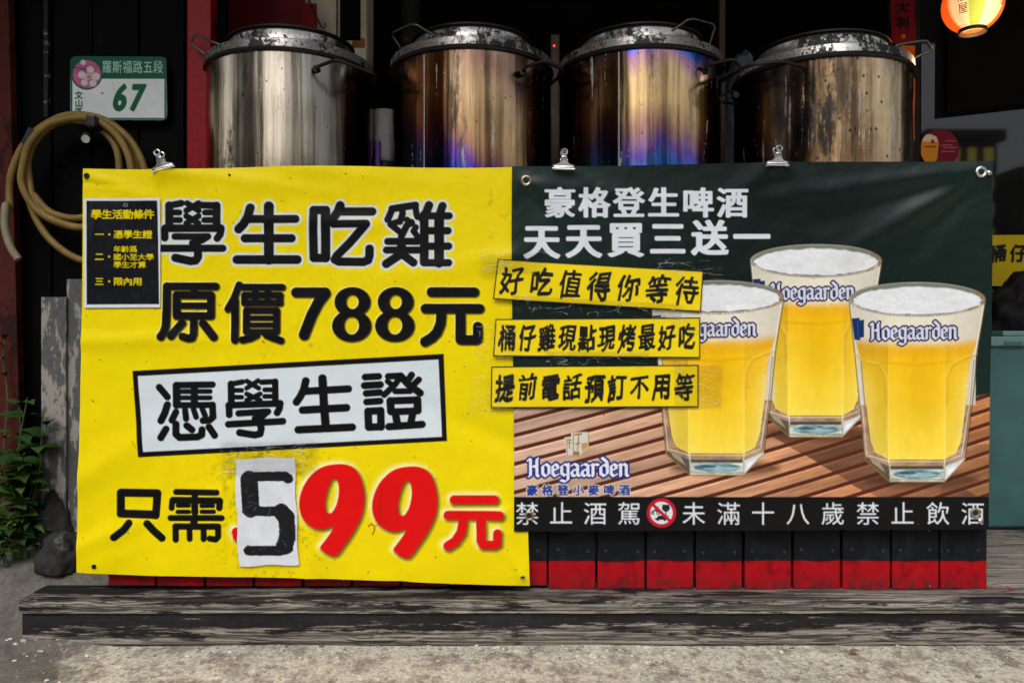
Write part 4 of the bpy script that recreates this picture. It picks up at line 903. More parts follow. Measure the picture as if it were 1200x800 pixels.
M = Matrix.Translation(Vector((P(27, 0, 2.03).x, 2.045, .09))) @ Matrix.Rotation(R(-1.5), 4, 'Y')
MB().box(-.20, 0, -.015, .012, 0, 2.6, .003, 0, M).build('shaft', brick, FP)
gp = [worn_paint('peeling_grey_plank', (.10, .105, .105), (.36, .34, .30), .50, (6, 6, 1.6), .85, .75, s, 5) for s in (1, 5)]
GPn = thing('grey_plank_post', (P(74, 0, 1.98).x, 1.98, .08), 'weathered grey planks with peeling paint standing beside the yellow banner', 'planks')
MB().box(P(51, 0, 1.98).x, P(80, 0, 1.98).x, 1.97, 1.99, .09, P(0, 348, 1.97).z, .002).build('plank', gp[0], GPn)
MB().box(P(80.6, 0, 1.99).x, P(118, 0, 1.99).x, 1.98, 2.0, .09, P(0, 327, 1.98).z, .002).build('plank', gp[1], GPn)

# door plate
def plate_print():
    cv = Canvas([(82.5, 66.3), (195.3, 66.8), (195.8, 141), (82.5, 140.8)], 230, 152)
    G = (12, 92, 66); cv.img[:] = (232, 240, 240)
    cv.img *= (1 + .05 * (fbm(cv.X, cv.Y, 12, 4) - .45))[..., None]
    def rr(x0, y0, x1, y1, r): return [(x + r * math.cos(R(a)), y + r * math.sin(R(a))) for x, y, s_ in ((x1 - r, y1 - r, 0), (x0 + r, y1 - r, 90), (x0 + r, y0 + r, 180), (x1 - r, y0 + r, 270)) for a in range(s_, s_ + 91, 18)]
    cv.poly([(82, 66), (196, 66), (196, 92.6), (82, 92.6)], G)
    o = rr(83.2, 67.2, 194.8, 140.2, 5); cv.strokes([(o + [o[0]], .55)], G)
    cv.strokes([([(84.2, 90), (84.2, 139)], .7), ([(193.6, 90), (193.6, 137.5)], .7), ([(86, 139), (191, 139)], .5)], G)
    cv.text(row('羅斯福路五段', 125.5, 185.7, 78.8, 78.8, 11.8, 15.8), (190, 226, 212), bold=.1, ss=8)
    cv.text([(c, xx, 115.2, 31, 42, 0, .16) for c, xx in (('6', 141.5), ('7', 161.5))], (14, 96, 66), bold=1.5)
    cv.ell(102, 87.3, 18.2, 18.2, G); cv.ell(102, 87.3, 16.4, 16.4, lambda X, Y: np.array((190, 96, 146)) * (.8 + .45 * fbm(X, Y, 9, 5))[..., None])
    cv.strokes([([(86, 79), (97, 81), (102, 82)], .5)], (60, 30, 30))
    W = (222, 210, 216)
    for px_, py_, rx, ry in ((97.5, 73.5, 3.2, 3.2), (106, 82, 4.4, 4.2), (96, 88, 4.6, 4.4), (112, 90, 5.6, 4.6), (99, 97, 4.0, 4.0), (109, 98, 4.4, 4.0), (103, 90, 5, 4)): cv.ell(px_, py_, rx, ry, W, soft=1.2)
    cv.ell(104.5, 90.5, 2.4, 2.4, (206, 160, 120), soft=1.5)
    for a in range(0, 360, 45): cv.strokes([([(104.5, 90.5), (104.5 + 5.5 * math.cos(R(a)), 90.5 + 5 * math.sin(R(a)))], .28)], (176, 110, 90), alpha=.7)
    for i_, c in enumerate('文山區'): cv.text([(c, 92.6, 111.8 + 9.6 * i_, 9.6, 9.6, 0, 0)], (20, 84, 62), bold=.22, ss=8)
    rs = np.random.RandomState(2)
    for k_ in range(40): cv.ell(rs.uniform(86, 193), rs.uniform(68, 139), .4, .4, (90, 96, 96), alpha=rs.uniform(.2, .6))
    cv.ell(120, 109.5, 1.6, 1.2, (110, 112, 110), alpha=.8)
    for kx, ky, sx_, sy_ in ((88, 72, -1, -1), (190, 72.5, 1, -1), (190, 135.5, 1, 1), (88, 135.3, -1, 1)):
        dx = (cv.X - kx) * sx_; dy = (cv.Y - ky) * sy_; m = (dx > 0) & (dy > 0); rr_ = np.hypot(dx, dy); f = np.where(m & (rr_ > 5.4), 5.4 / np.maximum(rr_, 1e-6), 1.0)
        cv.X = kx + (cv.X - kx) * f; cv.Y = ky + (cv.Y - ky) * f
    return cv
DS = 2.055
PL = thing('door_plate', P(139, 141, DS), 'green and white enamel door plate numbered 67 with a blossom picture', 'sign')
N = print_mat('enamel_plate_print', .35, 10, 0.0)
sheet('printed_face', plate_print(), lambda X, Y: DS + 0 * X, N, PL, DS)
pc = [(x_ + 5.3 * math.cos(R(a_)), y_ + 5.3 * math.sin(R(a_))) for x_, y_, s_ in ((190, 135.5, 0), (88, 135.3, 90), (88, 72, 180), (190, 72.5, 270)) for a_ in range(s_, s_ + 91, 15)]
MB().prism([(P(a_, b_, DS).x, P(a_, b_, DS).z) for a_, b_ in pc], DS + .0006, DS + .004).build('metal_back', chrome, PL)

# hose coil
hose_m = plain('ochre_rubber_hose', (.25, .16, .03), .55, 0, .3, 18, .08); pale_m = plain('pale_hose_end', (.24, .21, .13), .6)
HS = thing('garden_hose', P(100, 320, 1.98), 'coiled ochre rubber hose hanging on the black wall', 'hose')
DH = 2.0
def hp(x, y, d=0): return P(x, y, DH + d)
rng = random.Random(3); pts = []
loops = [(92, 227, 81, 92, .0), (96, 200, 66, 64, .018), (89, 204, 64, 66, -.016), (86, 198, 54, 58, .004)]
a0 = 150
path = [hp(22, 304, -.03), hp(12, 288, -.03), hp(6, 265, -.03), hp(7, 240, -.02)]
for li, (cx, cy, rx, ry, dd) in enumerate(loops[:3] + [loops[3]]):
    for k_ in range(16):
        a = R(170 + k_ * 22.5); t_ = k_ / 16; nx = (loops + [loops[3]])[li + 1]
        f = max(0, t_ - .7) / .3; c_ = [u * (1 - f) + v * f for u, v in zip((cx, cy, rx, ry, dd), nx)]
        path.append(hp(c_[0] + c_[2] * math.cos(a) + rng.uniform(-1.5, 1.5), c_[1] + c_[3] * math.sin(a) + rng.uniform(-1.5, 1.5), c_[4]))
sp_ = spline(path, 5)
MB().tube(sp_[14:], .0088, 12).build('coil', hose_m, HS)
MB().tube(sp_[:16], .0093, 12).build('pale_end', pale_m, HS)
tie = plain('black_tape', (.014, .014, .015), .4)
MB().box(P(104, 0, 1.97).x, P(114.5, 0, 1.97).x, 1.955, 2.04, P(0, 151, 1.97).z, P(0, 136, 1.97).z, .006).build('tie', tie, HS)
MB().tube([hp(31, 170, -.005), hp(40, 152, -.005)], .013, 12).build('tie', tie, HS)
HK = thing('wall_hook', P(101, 158, 2.0), 'short chrome peg holding up the hose coil', 'hook')
MB().tube([P(100.5, 163, 1.93), P(100.7, 161, 2.0), P(100.9, 159, 2.08)], .0095, 14).build('peg', chrome, HK)

# plant
leaf_cols = [plain('weed_leaf', c, .5, 0, .3, 30, .1, .25) for c in ((.028, .072, .012), (.045, .105, .016), (.018, .05, .010))]
stem_m = plain('weed_stem', (.07, .10, .03), .6)
def leaf(mb, base, d, up, L, W):
    d = d.normalized(); s_ = d.cross(up).normalized(); n_ = s_.cross(d); vs = []; prof = [(0, .04), (.18, .6), (.4, 1), (.65, .8), (.85, .38), (1, .02)]
    for t_, w in prof:
        c_ = base + d * L * t_ + n_ * (.16 * L * math.sin(t_ * 2.6) - .28 * L * t_ * t_)
        vs += [c_ - s_ * W * w + n_ * .12 * W * w, c_, c_ + s_ * W * w + n_ * .12 * W * w]
    fs = []
    for i_ in range(len(prof) - 1):
        for j in range(2): a = i_ * 3 + j; fs.append((a, a + 1, a + 4, a + 3))
    mb.add(vs, fs, 0, True)
def weed(name, x, y, z, label, stems, spread, L, W, h, seed, cat='plant'):
    rg = random.Random(seed); t = thing(name, Vector((x, y, z)), label, cat); sm = MB(); lv = [MB() for _ in leaf_cols]
    for s_ in range(stems):
        a = rg.uniform(0, 6.28); tip = Vector((x + spread * math.cos(a) * rg.uniform(.3, 1), y + .5 * spread * math.sin(a) - .02, z + h * rg.uniform(.55, 1)))
        pts_ = spline([Vector((x + rg.uniform(-.02, .02), y, z)), Vector((x, y, z)).lerp(tip, .5) + Vector((rg.uniform(-.02, .02), 0, .03)), tip], 8)
        sm.tube(pts_, [.0028 * (1 - .6 * k_ / len(pts_)) for k_ in range(len(pts_))], 6)
        for k_ in range(3, len(pts_), 2):
            for q_ in range(rg.choice((1, 2))):
                aa = rg.uniform(0, 6.28); dv = Vector((math.cos(aa), -abs(math.sin(aa)) * .8 + .15, rg.uniform(-.1, .7))); l_ = L * rg.uniform(.6, 1.25)
                leaf(lv[rg.randrange(3)], pts_[k_], dv, Vector((0, -.3, 1)), l_, W * l_ / L)
    sm.build('stem', stem_m, t)
    for m_, mb in zip(leaf_cols, lv):
        if mb.v: mb.build('foliage', m_, t)
    return t
weed('leafy_weed', P(22, 0, 1.95).x, 1.95, .118, 'bushy broad leaved weed at the foot of the brick red pillar', 12, .10, .050, .017, .41, 4)
weed('grassy_weed', P(46, 0, 1.96).x, 1.96, .118, 'thin weed with narrow leaves between the stone and the pillar', 5, .07, .045, .007, .16, 9)
weed('leafy_weed', P(4, 0, 1.92).x, 1.92, .11, 'low weed with small leaves at the left picture edge', 4, .07, .036, .011, .15, 15)
VN = thing('climbing_vine', P(6, 600, 1.99), 'single thin vine climbing up the brick red pillar', 'vine')
mb = MB(); lm = MB(); vp = spline([P(8, 640, 1.99), P(3, 560, 2.005), P(9, 470, 2.01), P(4, 420, 2.012), P(6, 398, 2.012)], 8); mb.tube(vp, .0022, 6).build('stem', stem_m, VN)
rg = random.Random(2)
for k_ in range(4, len(vp), 4): leaf(lm, vp[k_], Vector((rg.uniform(-1, 1), -.6, rg.uniform(0, .5))), Vector((0, -.3, 1)), .035, .009)
lm.build('foliage', leaf_cols[0], VN)
def rock(name, c, sx, sy, sz, label, seed, m):
    bm = bmesh.new(); bmesh.ops.create_icosphere(bm, subdivisions=5, radius=1)
    for v in bm.verts:
        p = v.co.copy(); n_ = mnoise.noise(p * 1.3 + Vector((seed, 0, 0))) * .28 + mnoise.noise(p * 3.5 + Vector((seed, 4, 0))) * .11 + mnoise.noise(p * 9 + Vector((seed, 4, 0))) * .035
        p = p * (1 + n_); v.co = Vector((p.x * sx, p.y * sy, max(p.z, -.35) * sz)) + Vector(c)
    bm.verts.index_update(); mb = MB(); mb.add([v.co.copy() for v in bm.verts], [[v.index for v in f.verts] for f in bm.faces], 0, True); bm.free()
    o = mb.build(name, m); return tag(o, label, 'stone')
stone_m = worn_paint('dark_rough_stone', (.028, .027, .026), (.14, .13, .12), .40, (3, 3, 3), .9, .85, 3, 6)
rock('rough_stone', (P(73, 0, 1.93).x, 1.93, .125), .055, .06, .072, 'dark rough stone lying beside the banner corner', 2, stone_m)
rock('rough_stone', (P(66, 0, 2.0).x, 2.0, .19), .06, .05, .10, 'taller black stone behind the other stone, against the grey planks', 6, plain('black_stone', (.02, .019, .018), .85, 0, .5, 20, .4))

# ------------------------------------------------------------------ inside the stall behind the barrels
RC = thing('red_partition', P(300, 120, 2.45), 'dark red boarded partition behind the silver barrel', 'partition'); RC.location.z = .8; bpy.context.view_layer.update()
MB().box(P(262, 0, 2.45).x, P(356, 0, 2.45).x, 2.45, 2.47, .8, 2.2, .002).build('panel_board', plain('dark_red_board', (.24, .004, .006), .6, 0, .3, 8, .1), RC)
mb = MB(); mb.box(P(351, 0, 2.43).x, P(371, 0, 2.43).x, 2.43, 2.438, P(0, 40, 2.43).z, P(0, 4, 2.43).z, .003); mb.build('red_rag', plain('red_cloth', (.30, .01, .012), .9), RC)
cream = plain('grimy_cream_enamel', (.82, .70, .48), .5, 0, .35, 7, .06)
WH = thing('water_heater', P(392, 120, 2.5), 'cream enamelled appliance with dark window on the wall', 'appliance'); WH.location.z = 1.2; bpy.context.view_layer.update()
MB().box(P(356, 0, 2.5).x, P(394, 0, 2.5).x, 2.5, 2.62, P(0, 72, 2.5).z, 1.9, .006).build('side_case', cream, WH)
mb = MB(); mb.box(P(395, 0, 2.49).x, P(430, 0, 2.49).x, 2.49, 2.62, P(0, 74, 2.49).z, 1.9, .012); fc = mb.build('front_case', cream, WH)
MB().box(P(398.5, 0, 2.485).x, P(422.5, 0, 2.485).x, 2.482, 2.4895, P(0, 47, 2.485).z, P(0, -60, 2.485).z, .003).build('window', plain('dark_window', (.004, .004, .005), .7, 0, .2, 5, 0, .05), fc)
MB().box(P(412, 0, 2.48).x, P(427, 0, 2.48).x, 2.4875, 2.4895, P(0, 55, 2.48).z, P(0, 44, 2.48).z, 0, 0).build('warning_sticker', plain('orange_sticker', (.45, .14, .02), .6), fc)
WHK = thing('meat_hook', P(372, 20, 2.40), 'thin wire hook hanging in front of the cream appliance', 'hook')
MB().tube(spline([P(358, -12, 2.4), P(366, 10, 2.4), P(376, 30, 2.4), P(381, 33, 2.4), P(381, 27, 2.4)], 6), .0026, 8).build('wire', wirem, WHK)
CD = thing('conduit_pipe', Vector((P(257, 0, 2.2).x, 2.2, .8)), 'thin vertical pale conduit beside the red post', 'pipe')
MB().tube([Vector((P(257, 0, 2.2).x, 2.2, .8)), Vector((P(258, 0, 2.2).x, 2.2, 2.4))], .006, 10).build('pipe_body', worn_paint('flaking_white_pipe', (.04, .035, .03), (.5, .47, .42), .52, (5, 5, 3), .8, .6, 3, 7), CD)
CP = thing('cup_stack', P(447, 194, 2.2), 'stack of white paper cups between the two left barrels', 'cups'); CP.location.z = .80; bpy.context.view_layer.update()
cx = P(450, 0, 2.2).x
cupm = plain('white_paper_cup', (.75, .74, .70), .6, 0, .1)
for k_ in range(9):
    z = 1.284 - k_ * .0085; zl_ = z - (.011 if k_ < 8 else .07); MB().lathe([(.0295, z - .004), (.0305, z - .0022), (.0325, z), (.0335, z - .0012), (.0322, z - .0028), (.0315 - (.001 if k_ < 8 else .009), zl_)] + ([(.0005, zl_)] if k_ == 8 else []), (cx, 2.2, 0), 32).build('cup', cupm, CP)
MB().lathe([(.001, .80), (.03, .80), (.024, 1.144), (.001, 1.144)], (cx, 2.2, 0), 24).build('cup_holder', plain('clear_grey_holder', (.08, .08, .08), .4), CP)
PU = thing('purple_lighter', P(442, 194, 2.12), 'purple plastic gas lighter in front of the paper cups', 'lighter'); PU.location.z = .8; bpy.context.view_layer.update()
MB().box(P(439, 0, 2.12).x, P(446, 0, 2.12).x, 2.115, 2.135, .80, P(0, 164, 2.12).z, .006).build('handle', plain('purple_plastic', (.10, .02, .22), .35), PU)
PO = thing('power_box', P(652, 120, 2.55), 'grey metal switch box with a small red lamp between the middle barrels', 'switch box'); PO.location.z = .8; bpy.context.view_layer.update()
MB().box(P(645, 0, 2.55).x, P(656, 0, 2.55).x, 2.55, 2.60, .8, P(0, 40, 2.55).z, .004).build('case', plain('dark_brown_metal', (.09, .06, .045), .4, .6), PO)
mb = MB(); mb.lathe([(.0001, .004), (.003, .003), (.0035, 0)], (P(649.5, 0, 2.54).x, 2.548, P(0, 53, 2.54).z), 12, 0, Matrix.Rotation(R(90), 3, 'X'))
N = NT('red_pilot_lamp'); N.set(color=(.4, .01, .01), emc=(1, .05, .02), ems=1.6); mb.build('pilot_lamp', N.m, PO)
BP = thing('flaking_pipe', P(480, 60, 2.6), 'vertical dark pipe with flaking paint behind the second barrel', 'pipe'); BP.location.z = .8; bpy.context.view_layer.update()
MB().tube([P(481, 0, 2.6) * 1 + Vector((0, 0, .9 - P(481, 0, 2.6).z + .0)), Vector((P(481, 0, 2.6).x, 2.6, 2.3))], .032, 16).build('pipe_body', worn_paint('flaking_grey_pipe', (.02, .02, .02), (.13, .12, .11), .42, (3, 3, 2), .8, .7, 7, 6), BP)
SBx = thing('window_light_form', P(873, 194, 2.5), 'pale bluish form added for window light behind the gap between two barrels', 'form'); SBx.location.z = .8; bpy.context.view_layer.update()
bm = bmesh.new(); bmesh.ops.create_icosphere(bm, subdivisions=4, radius=1); mb = MB(); c0 = P(872, 100, 2.6)
mb.add([Vector((v.co.x * .075, v.co.y * .06, v.co.z * (.26 if v.co.z > 0 else .5))) * (1 + .12 * mnoise.noise(v.co * 3)) + Vector((c0.x, 2.6, 1.33)) for v in bm.verts], [[v.index for v in f.verts] for f in bm.faces], 0, True); bm.free()
mb.build('bag', plain('bluish_window_light', (.16, .19, .23), .3, 0, .3, 10, .3), SBx)  # rounded bluish form added for window light between the barrels
CPo = thing('copper_lit_edge', P(849, 100, 2.4), 'thin copper coloured post added for a lit edge right of the rainbow tinted barrel', 'post'); CPo.location.z = .8; bpy.context.view_layer.update()
MB().box(P(843, 0, 2.4).x, P(850, 0, 2.4).x, 2.4, 2.44, .8, 2.2, .002).build('shaft', worn_paint('copper_lit_brown', (.10, .045, .02), (.2, .1, .04), .4, (3, 3, 3)), CPo)  # brown post stands in for a copper-lit edge; its colour holds the light

# ------------------------------------------------------------------ right side
DK = thing('dark_door_post', P(1076, 400, 2.55), 'dark grey post between the window and the red paper strip', 'post'); DK.location.z = .1; bpy.context.view_layer.update()
MB().box(P(1040, 0, 2.55).x, P(1079, 0, 2.55).x, 2.55, 2.68, .1, 2.55, .004).build('shaft', plain('charcoal_wood', (.012, .013, .015), .7, 0, .4, 9, .2, .15), DK)
def hang_print(quad, D, cols, text, tcol, cy0, cy1, w, h, coin=None, nx=60, ny=120, bold=.7):
    cv = Canvas(quad, nx, ny); cv.img[:] = np.array(cols) * (1 + .25 * (fbm(cv.X, cv.Y, 14, 8) - .45))[..., None]
    xm = (quad[0][0] + quad[1][0]) / 2
    for i_, c in enumerate(text): cv.text([(c, xm, cy0 + (cy1 - cy0) * i_ / max(len(text) - 1, 1), w, h, 0, .05)], tcol, bold=bold, rough=1)
    if coin: cv.ell(xm, coin, 2.4, 2.4, (170, 130, 30)); cv.ell(xm, coin, 1.0, 1.0, (120, 20, 20))
    return cv
RS = thing('red_couplet', P(1058, 52, 2.54), 'red paper strip with black brush characters above the orange strip', 'paper strip')
sheet('paper_sheet', hang_print([(1043.5, -40), (1072.5, -40), (1072.5, 51.5), (1044, 51)], 2.54, (104, 6, 14), '大吉大利', (16, 8, 8), -28, 27, 16, 15, 43.5), lambda X, Y: 2.54 + .003 * np.sin(Y * .12), print_mat('red_paper_print', .7, 10, 0), RS, 2.54)
OS = thing('orange_couplet', P(1064, 165, 2.545), 'narrow orange paper strip with faded dark writing right of the sooty barrel', 'paper strip')
sheet('paper_sheet', hang_print([(1055, 54), (1072, 54), (1071.5, 165), (1055, 165)], 2.545, (190, 92, 26), '生意興隆', (96, 44, 22), 82, 148, 11, 12), lambda X, Y: 2.545 + .002 * np.sin(Y * .1), print_mat('orange_paper_print', .7, 10, 0), OS, 2.545)
# window
N = NT('dark_window_glass'); N.set(color=(.012, .013, .015), rough=.03, spec=.5); N.bump(N.noise(N.co((1, 1, 1)), 3, 2), .012, .01); glassm = N.m
WN = thing('shop_window', P(1200, 400, 2.66), 'large dark shop window reflecting the sky right of the barrels', 'window'); WN.location.z = .1; bpy.context.view_layer.update()
MB().box(P(1079.5, 0, 2.66).x, 2.9, 2.66, 2.668, .55, 2.5).build('pane', glassm, WN)
MB().box(P(1079.5, 0, 2.66).x, 2.9, 2.655, 2.70, .1, .545, .004).build('apron', plain('charcoal_wood', (.022, .023, .026), .6), WN)
BB = thing('blackboard', P(1155, 132, 2.62), 'matte black board hanging in the window behind the lantern', 'board')
q0, q1 = P(1110, 132, 2.62), P(1260, 115, 2.62)
MB().prism([(q0.x, q0.z), (q1.x, q1.z), (q1.x, 2.2), (P(1112, 0, 2.62).x, 2.2)], 2.62, 2.632).build('board', plain('matte_black', (.004, .004, .004), .9, 0, .2, 5, 0, .1), BB)
# round fan-shaped poster
def fan_print():
    cv = Canvas([(1077, 146), (1126, 146), (1126, 194), (1077, 194)], 110, 110); cv.img[:] = (112, 16, 44)
    cv.poly([(1079, 170), (1081, 160), (1087, 158), (1097, 160), (1100, 168), (1098, 186), (1094, 192), (1084, 192), (1079, 184)], (214, 140, 30)); cv.poly([(1080, 166), (1081, 158), (1090, 157), (1097, 160), (1099, 166)], (216, 206, 190))
    cv.strokes([([(1084, 172), (1096, 172)], .8)], (110, 60, 20)); cv.poly([(1091, 163.5), (1094, 163.5), (1094, 168), (1091, 168)], (120, 30, 30))
    for y_, x0_, x1_ in ((165, 1108, 1120), (170, 1102, 1116), (173, 1105, 1120), (177.5, 1103, 1119)): cv.strokes([([(x0_ + k_, y_), (x0_ + k_ + 1.1, y_)], .6) for k_ in range(0, x1_ - x0_, 2)], (196, 130, 150), alpha=.8)
    return cv
FN = thing('round_fan_poster', P(1101, 193, 2.60), 'round maroon cardboard fan with a beer glass picture leaning on the window', 'fan')
cvf = fan_print(); u_ = np.linspace(-1, 1, 110)[None, :]; v_ = np.linspace(-1, 1, 110)[:, None]
xd = u_ * np.sqrt(1 - v_ ** 2 / 2); yd = v_ * np.sqrt(1 - u_ ** 2 / 2)
cvf.X = 1101 + 22.8 * xd; cvf.Y = 174.5 + 22.8 * yd
c2 = fan_print.__call__(); 
ix = np.clip(((cvf.X - 1077) / 49 * 109), 0, 109).astype(int); iy = np.clip(((cvf.Y - 146) / 48 * 109), 0, 109).astype(int); cvf.img = c2.img[iy, ix]
sheet('printed_face', cvf, lambda X, Y: 2.60 + 0 * X, print_mat('fan_print', .5, 10, 0), FN, 2.60)
MB().lathe([(.0005, 0), (22.7 * 2.6 / F, 0), (22.7 * 2.6 / F, -.003), (.0005, -.003)], (P(1101, 0, 2.6).x, 2.6008, P(0, 174.5, 2.6).z), 48, 0, Matrix.Rotation(R(90), 3, 'X')).build('card_back', plain('maroon_card', (.09, .01, .03), .7), FN)
# yellow sign, black bag, green bin
cv = Canvas([(1120, 276), (1330, 274), (1330, 332), (1120, 336)], 300, 90); cv.img[:] = np.array((196, 172, 10)); cv.text([(c, xx, 297, 21, 21, 0, .06) for c, xx in (('桶', 1170), ('仔', 1194), ('雞', 1218))], (18, 18, 18), bold=.8, rough=1)
YS = thing('yellow_sign', P(1190, 336, 2.56), 'small yellow sign with black brush writing above the green bin', 'sign')
sheet('printed_face', cv, lambda X, Y: 2.56 + 0 * X, print_mat('yellow_board_print', .5, 10, 0), YS, 2.56)
a_, b_ = P(1120, 335.5, 2.562), P(1330, 276, 2.562); MB().box(a_.x, b_.x, 2.561, 2.575, a_.z + .01, b_.z, .0).build('backing_board', plain('dark_frame', (.012, .012, .012), .7), YS)
BG = thing('black_bag', P(1190, 392, 2.42), 'crumpled black rubbish bag lying on the green bin', 'bag')
bm = bmesh.new(); bmesh.ops.create_icosphere(bm, subdivisions=5, radius=1); mb = MB(); c0 = P(1205, 390, 2.44)
mb.add([Vector((v.co.x * .15, v.co.y * .09, max(v.co.z, -.02) * .165)) * (1 + .22 * mnoise.noise(v.co * 2.2) + .1 * abs(mnoise.noise(v.co * 6))) + Vector((c0.x, 2.45, c0.z + .003)) for v in bm.verts], [[v.index for v in f.verts] for f in bm.faces], 0, True); bm.free()
mb.build('bag_body', plain('black_plastic_film', (.005, .005, .006), .65, 0, .3, 9, .2, .2), BG)
teal = plain('scuffed_teal_plastic', (.045, .135, .13), .45, 0, .25, 9, .08); tealL = plain('pale_teal_plastic', (.13, .25, .235), .45, 0, .2, 9, .06)
BN = thing('green_bin', (P(1240, 0, 2.4).x, 2.42, .1), 'large teal green plastic bin with a pale lid standing on the deck', 'bin')
bx0, bx1 = P(1136, 0, 2.30).x, P(1136, 0, 2.30).x + .55
zl = P(0, 405, 2.30).z; zb = .1005
mb = MB(); vs = []; fs = []
prof = [(zb, .03), (zb + .012, .012), (zb + .10, .006), (zl - .05, .0), (zl, .0)]
def rrect(x0, x1, y0, y1, r, n=5): return [(cx_ + r * math.cos(R(a_)), cy_ + r * math.sin(R(a_))) for cx_, cy_, s_ in ((x1 - r, y1 - r, 0), (x0 + r, y1 - r, 90), (x0 + r, y0 + r, 180), (x1 - r, y0 + r, 270)) for a_ in np.linspace(s_, s_ + 90, n)]
rings = [[(x_, y_, z) for x_, y_ in rrect(bx0 + ins, bx1 - ins, 2.31 + ins, 2.62 - ins, .03)] for z, ins in prof]; m_ = len(rings[0])
mb.add([p for r_ in rings for p in r_], [(j * m_ + k_, j * m_ + (k_ + 1) % m_, (j + 1) * m_ + (k_ + 1) % m_, (j + 1) * m_ + k_) for j in range(len(rings) - 1) for k_ in range(m_)] + [tuple(range(m_))], 0, True).build('tub', teal, BN)
mb = MB(); mb.box(bx0 - .012, bx1 + .012, 2.298, 2.632, zl - .001, P(0, 394, 2.30).z, .004); lid = mb.build('lid', tealL, BN)
mb = MB(); mb.box(bx0 + .10, bx1 - .10, 2.305, 2.625, P(0, 393.8, 2.3).z, P(0, 387.5, 2.30).z, .004); mb.build('lid_panel', tealL, lid)
for xx in (P(1176, 0, 2.3).x, P(1262, 0, 2.3).x): MB().box(xx, xx + .05, 2.294, 2.2975, zl + .0, zl + .012, .001).build('lid_catch', teal, lid)
# lantern
def lantern():
    D = 2.25; c = P(1139.5, 6, D); t = thing('paper_lantern', c, 'glowing paper lantern with green, white and red panels hanging at the top right', 'lantern')
    N = NT('lit_lantern_paper'); sp = N.n('SeparateXYZ'); N.l(N.co(), sp.inputs[0]); an = N.math('ARCTAN2', sp.outputs[0], N.math('MULTIPLY', sp.outputs[1], -1))
    u = N.math('ADD', N.math('DIVIDE', an, 6.2832), .5); col = N.ramp(u, [(.0, (.9, .13, .02)), (.27, (.9, .15, .02)), (.30, (.85, .75, .6)), (.385, (.85, .75, .6)), (.40, (.35, .5, .12)), (.475, (.4, .55, .12)), (.485, (.9, .8, .55)), (.60, (.9, .8, .55)), (.615, (.95, .20, .025)), (1, (.9, .13, .02))])
    ribs = N.n('TexWave', wave_type='BANDS', bands_direction='Z'); ribs.inputs['Scale'].default_value = 46; N.l(N.co(), ribs.inputs[0])
    col = N.mix(N.math('MULTIPLY', ribs.outputs[1], .3), col, N.mix(1.0, col, (.5, .5, .5), 'MULTIPLY'))
    hot = N.math('MULTIPLY', N.ramp(N.math('ABSOLUTE', N.math('SUBTRACT', u, .5)), [(.0, 1), (.16, .18)]), N.ramp(N.math('ADD', N.math('DIVIDE', sp.outputs[2], .15), .5), [(.0, 1), (.7, .45), (1, .3)]))
    N.set(color=col, rough=.8, emc=N.mix(1.0, col, (1, .62, .28), 'MULTIPLY'), ems=N.math('ADD', N.math('MULTIPLY', hot, 2.3), .45)); N.bump(ribs.outputs[1], .5, .003)
    rx, rz = .079, .078
    prof = [(rx * math.cos(R(a)) , rz * math.sin(R(a))) for a in range(-64, 65, 4)]
    pp = MB().lathe(prof, c, 64).build('paper_shade', N.m, t)
    ring = plain('black_lantern_ring', (.012, .012, .012), .5)
    for sg in (-1, 1):
        z = sg * rz * math.sin(R(64)); r_ = rx * math.cos(R(64)); MB().lathe([(r_ - .003, z - sg * .002), (r_ + .002, z - sg * .002), (r_ + .002, z + sg * .010), (r_ - .003, z + sg * .010), (r_ - .003, z - sg * .002)], c, 40).build('end_ring', ring, t)
    N = NT('lamp_bulb'); N.set(color=(1, .9, .6), emc=(1, .75, .4), ems=6); b = MB(); b.lathe([(.0001, -.03), (.014, -.026), (.02, -.01), (.016, .008), (.008, .02), (.008, .04), (.0001, .04)], c + Vector((0, 0, -.02)), 20); b.build('bulb', N.m, t)
    MB().tube([c + Vector((0, 0, .06)), c + Vector((0, 0, 1.1))], .002, 6).build('cord', ring, t)
    # characters on the paper: thin ink pieces laid on the curved surface
    def ink(chars, ang, z0, sz):
        mb = MB()
        for i_, ch in enumerate(chars):
            T = glyph(ch)
            for tri in T:
                vs = []
                for gx, gy in tri:
                    zz = z0 - i_ * sz * 1.05 + (gy - .38) * sz; aa = R(ang) + (gx - .5) * sz / rx; rr_ = rx * math.sqrt(max(0, 1 - (zz / rz) ** 2)) + .0012
                    vs.append((c.x + rr_ * math.sin(aa), c.y - rr_ * math.cos(aa), c.z + zz))
                mb.add(vs, [(0, 1, 2)])
        mb.build('brush_writing', plain('black_ink', (.01, .008, .006), .7), pp)
    ink('居酒屋', 36, .047, .028); ink('居酒屋', -48, .030, .028)
    l = bpy.data.lights.new('lantern_light', 'POINT'); l.energy = .5; l.color = (1, .6, .28); l.shadow_soft_size = .03; lo = bpy.data.objects.new('lantern_light', l); C.objects.link(lo); lo.parent = t; lo.location = (0, 0, -.10)
lantern()

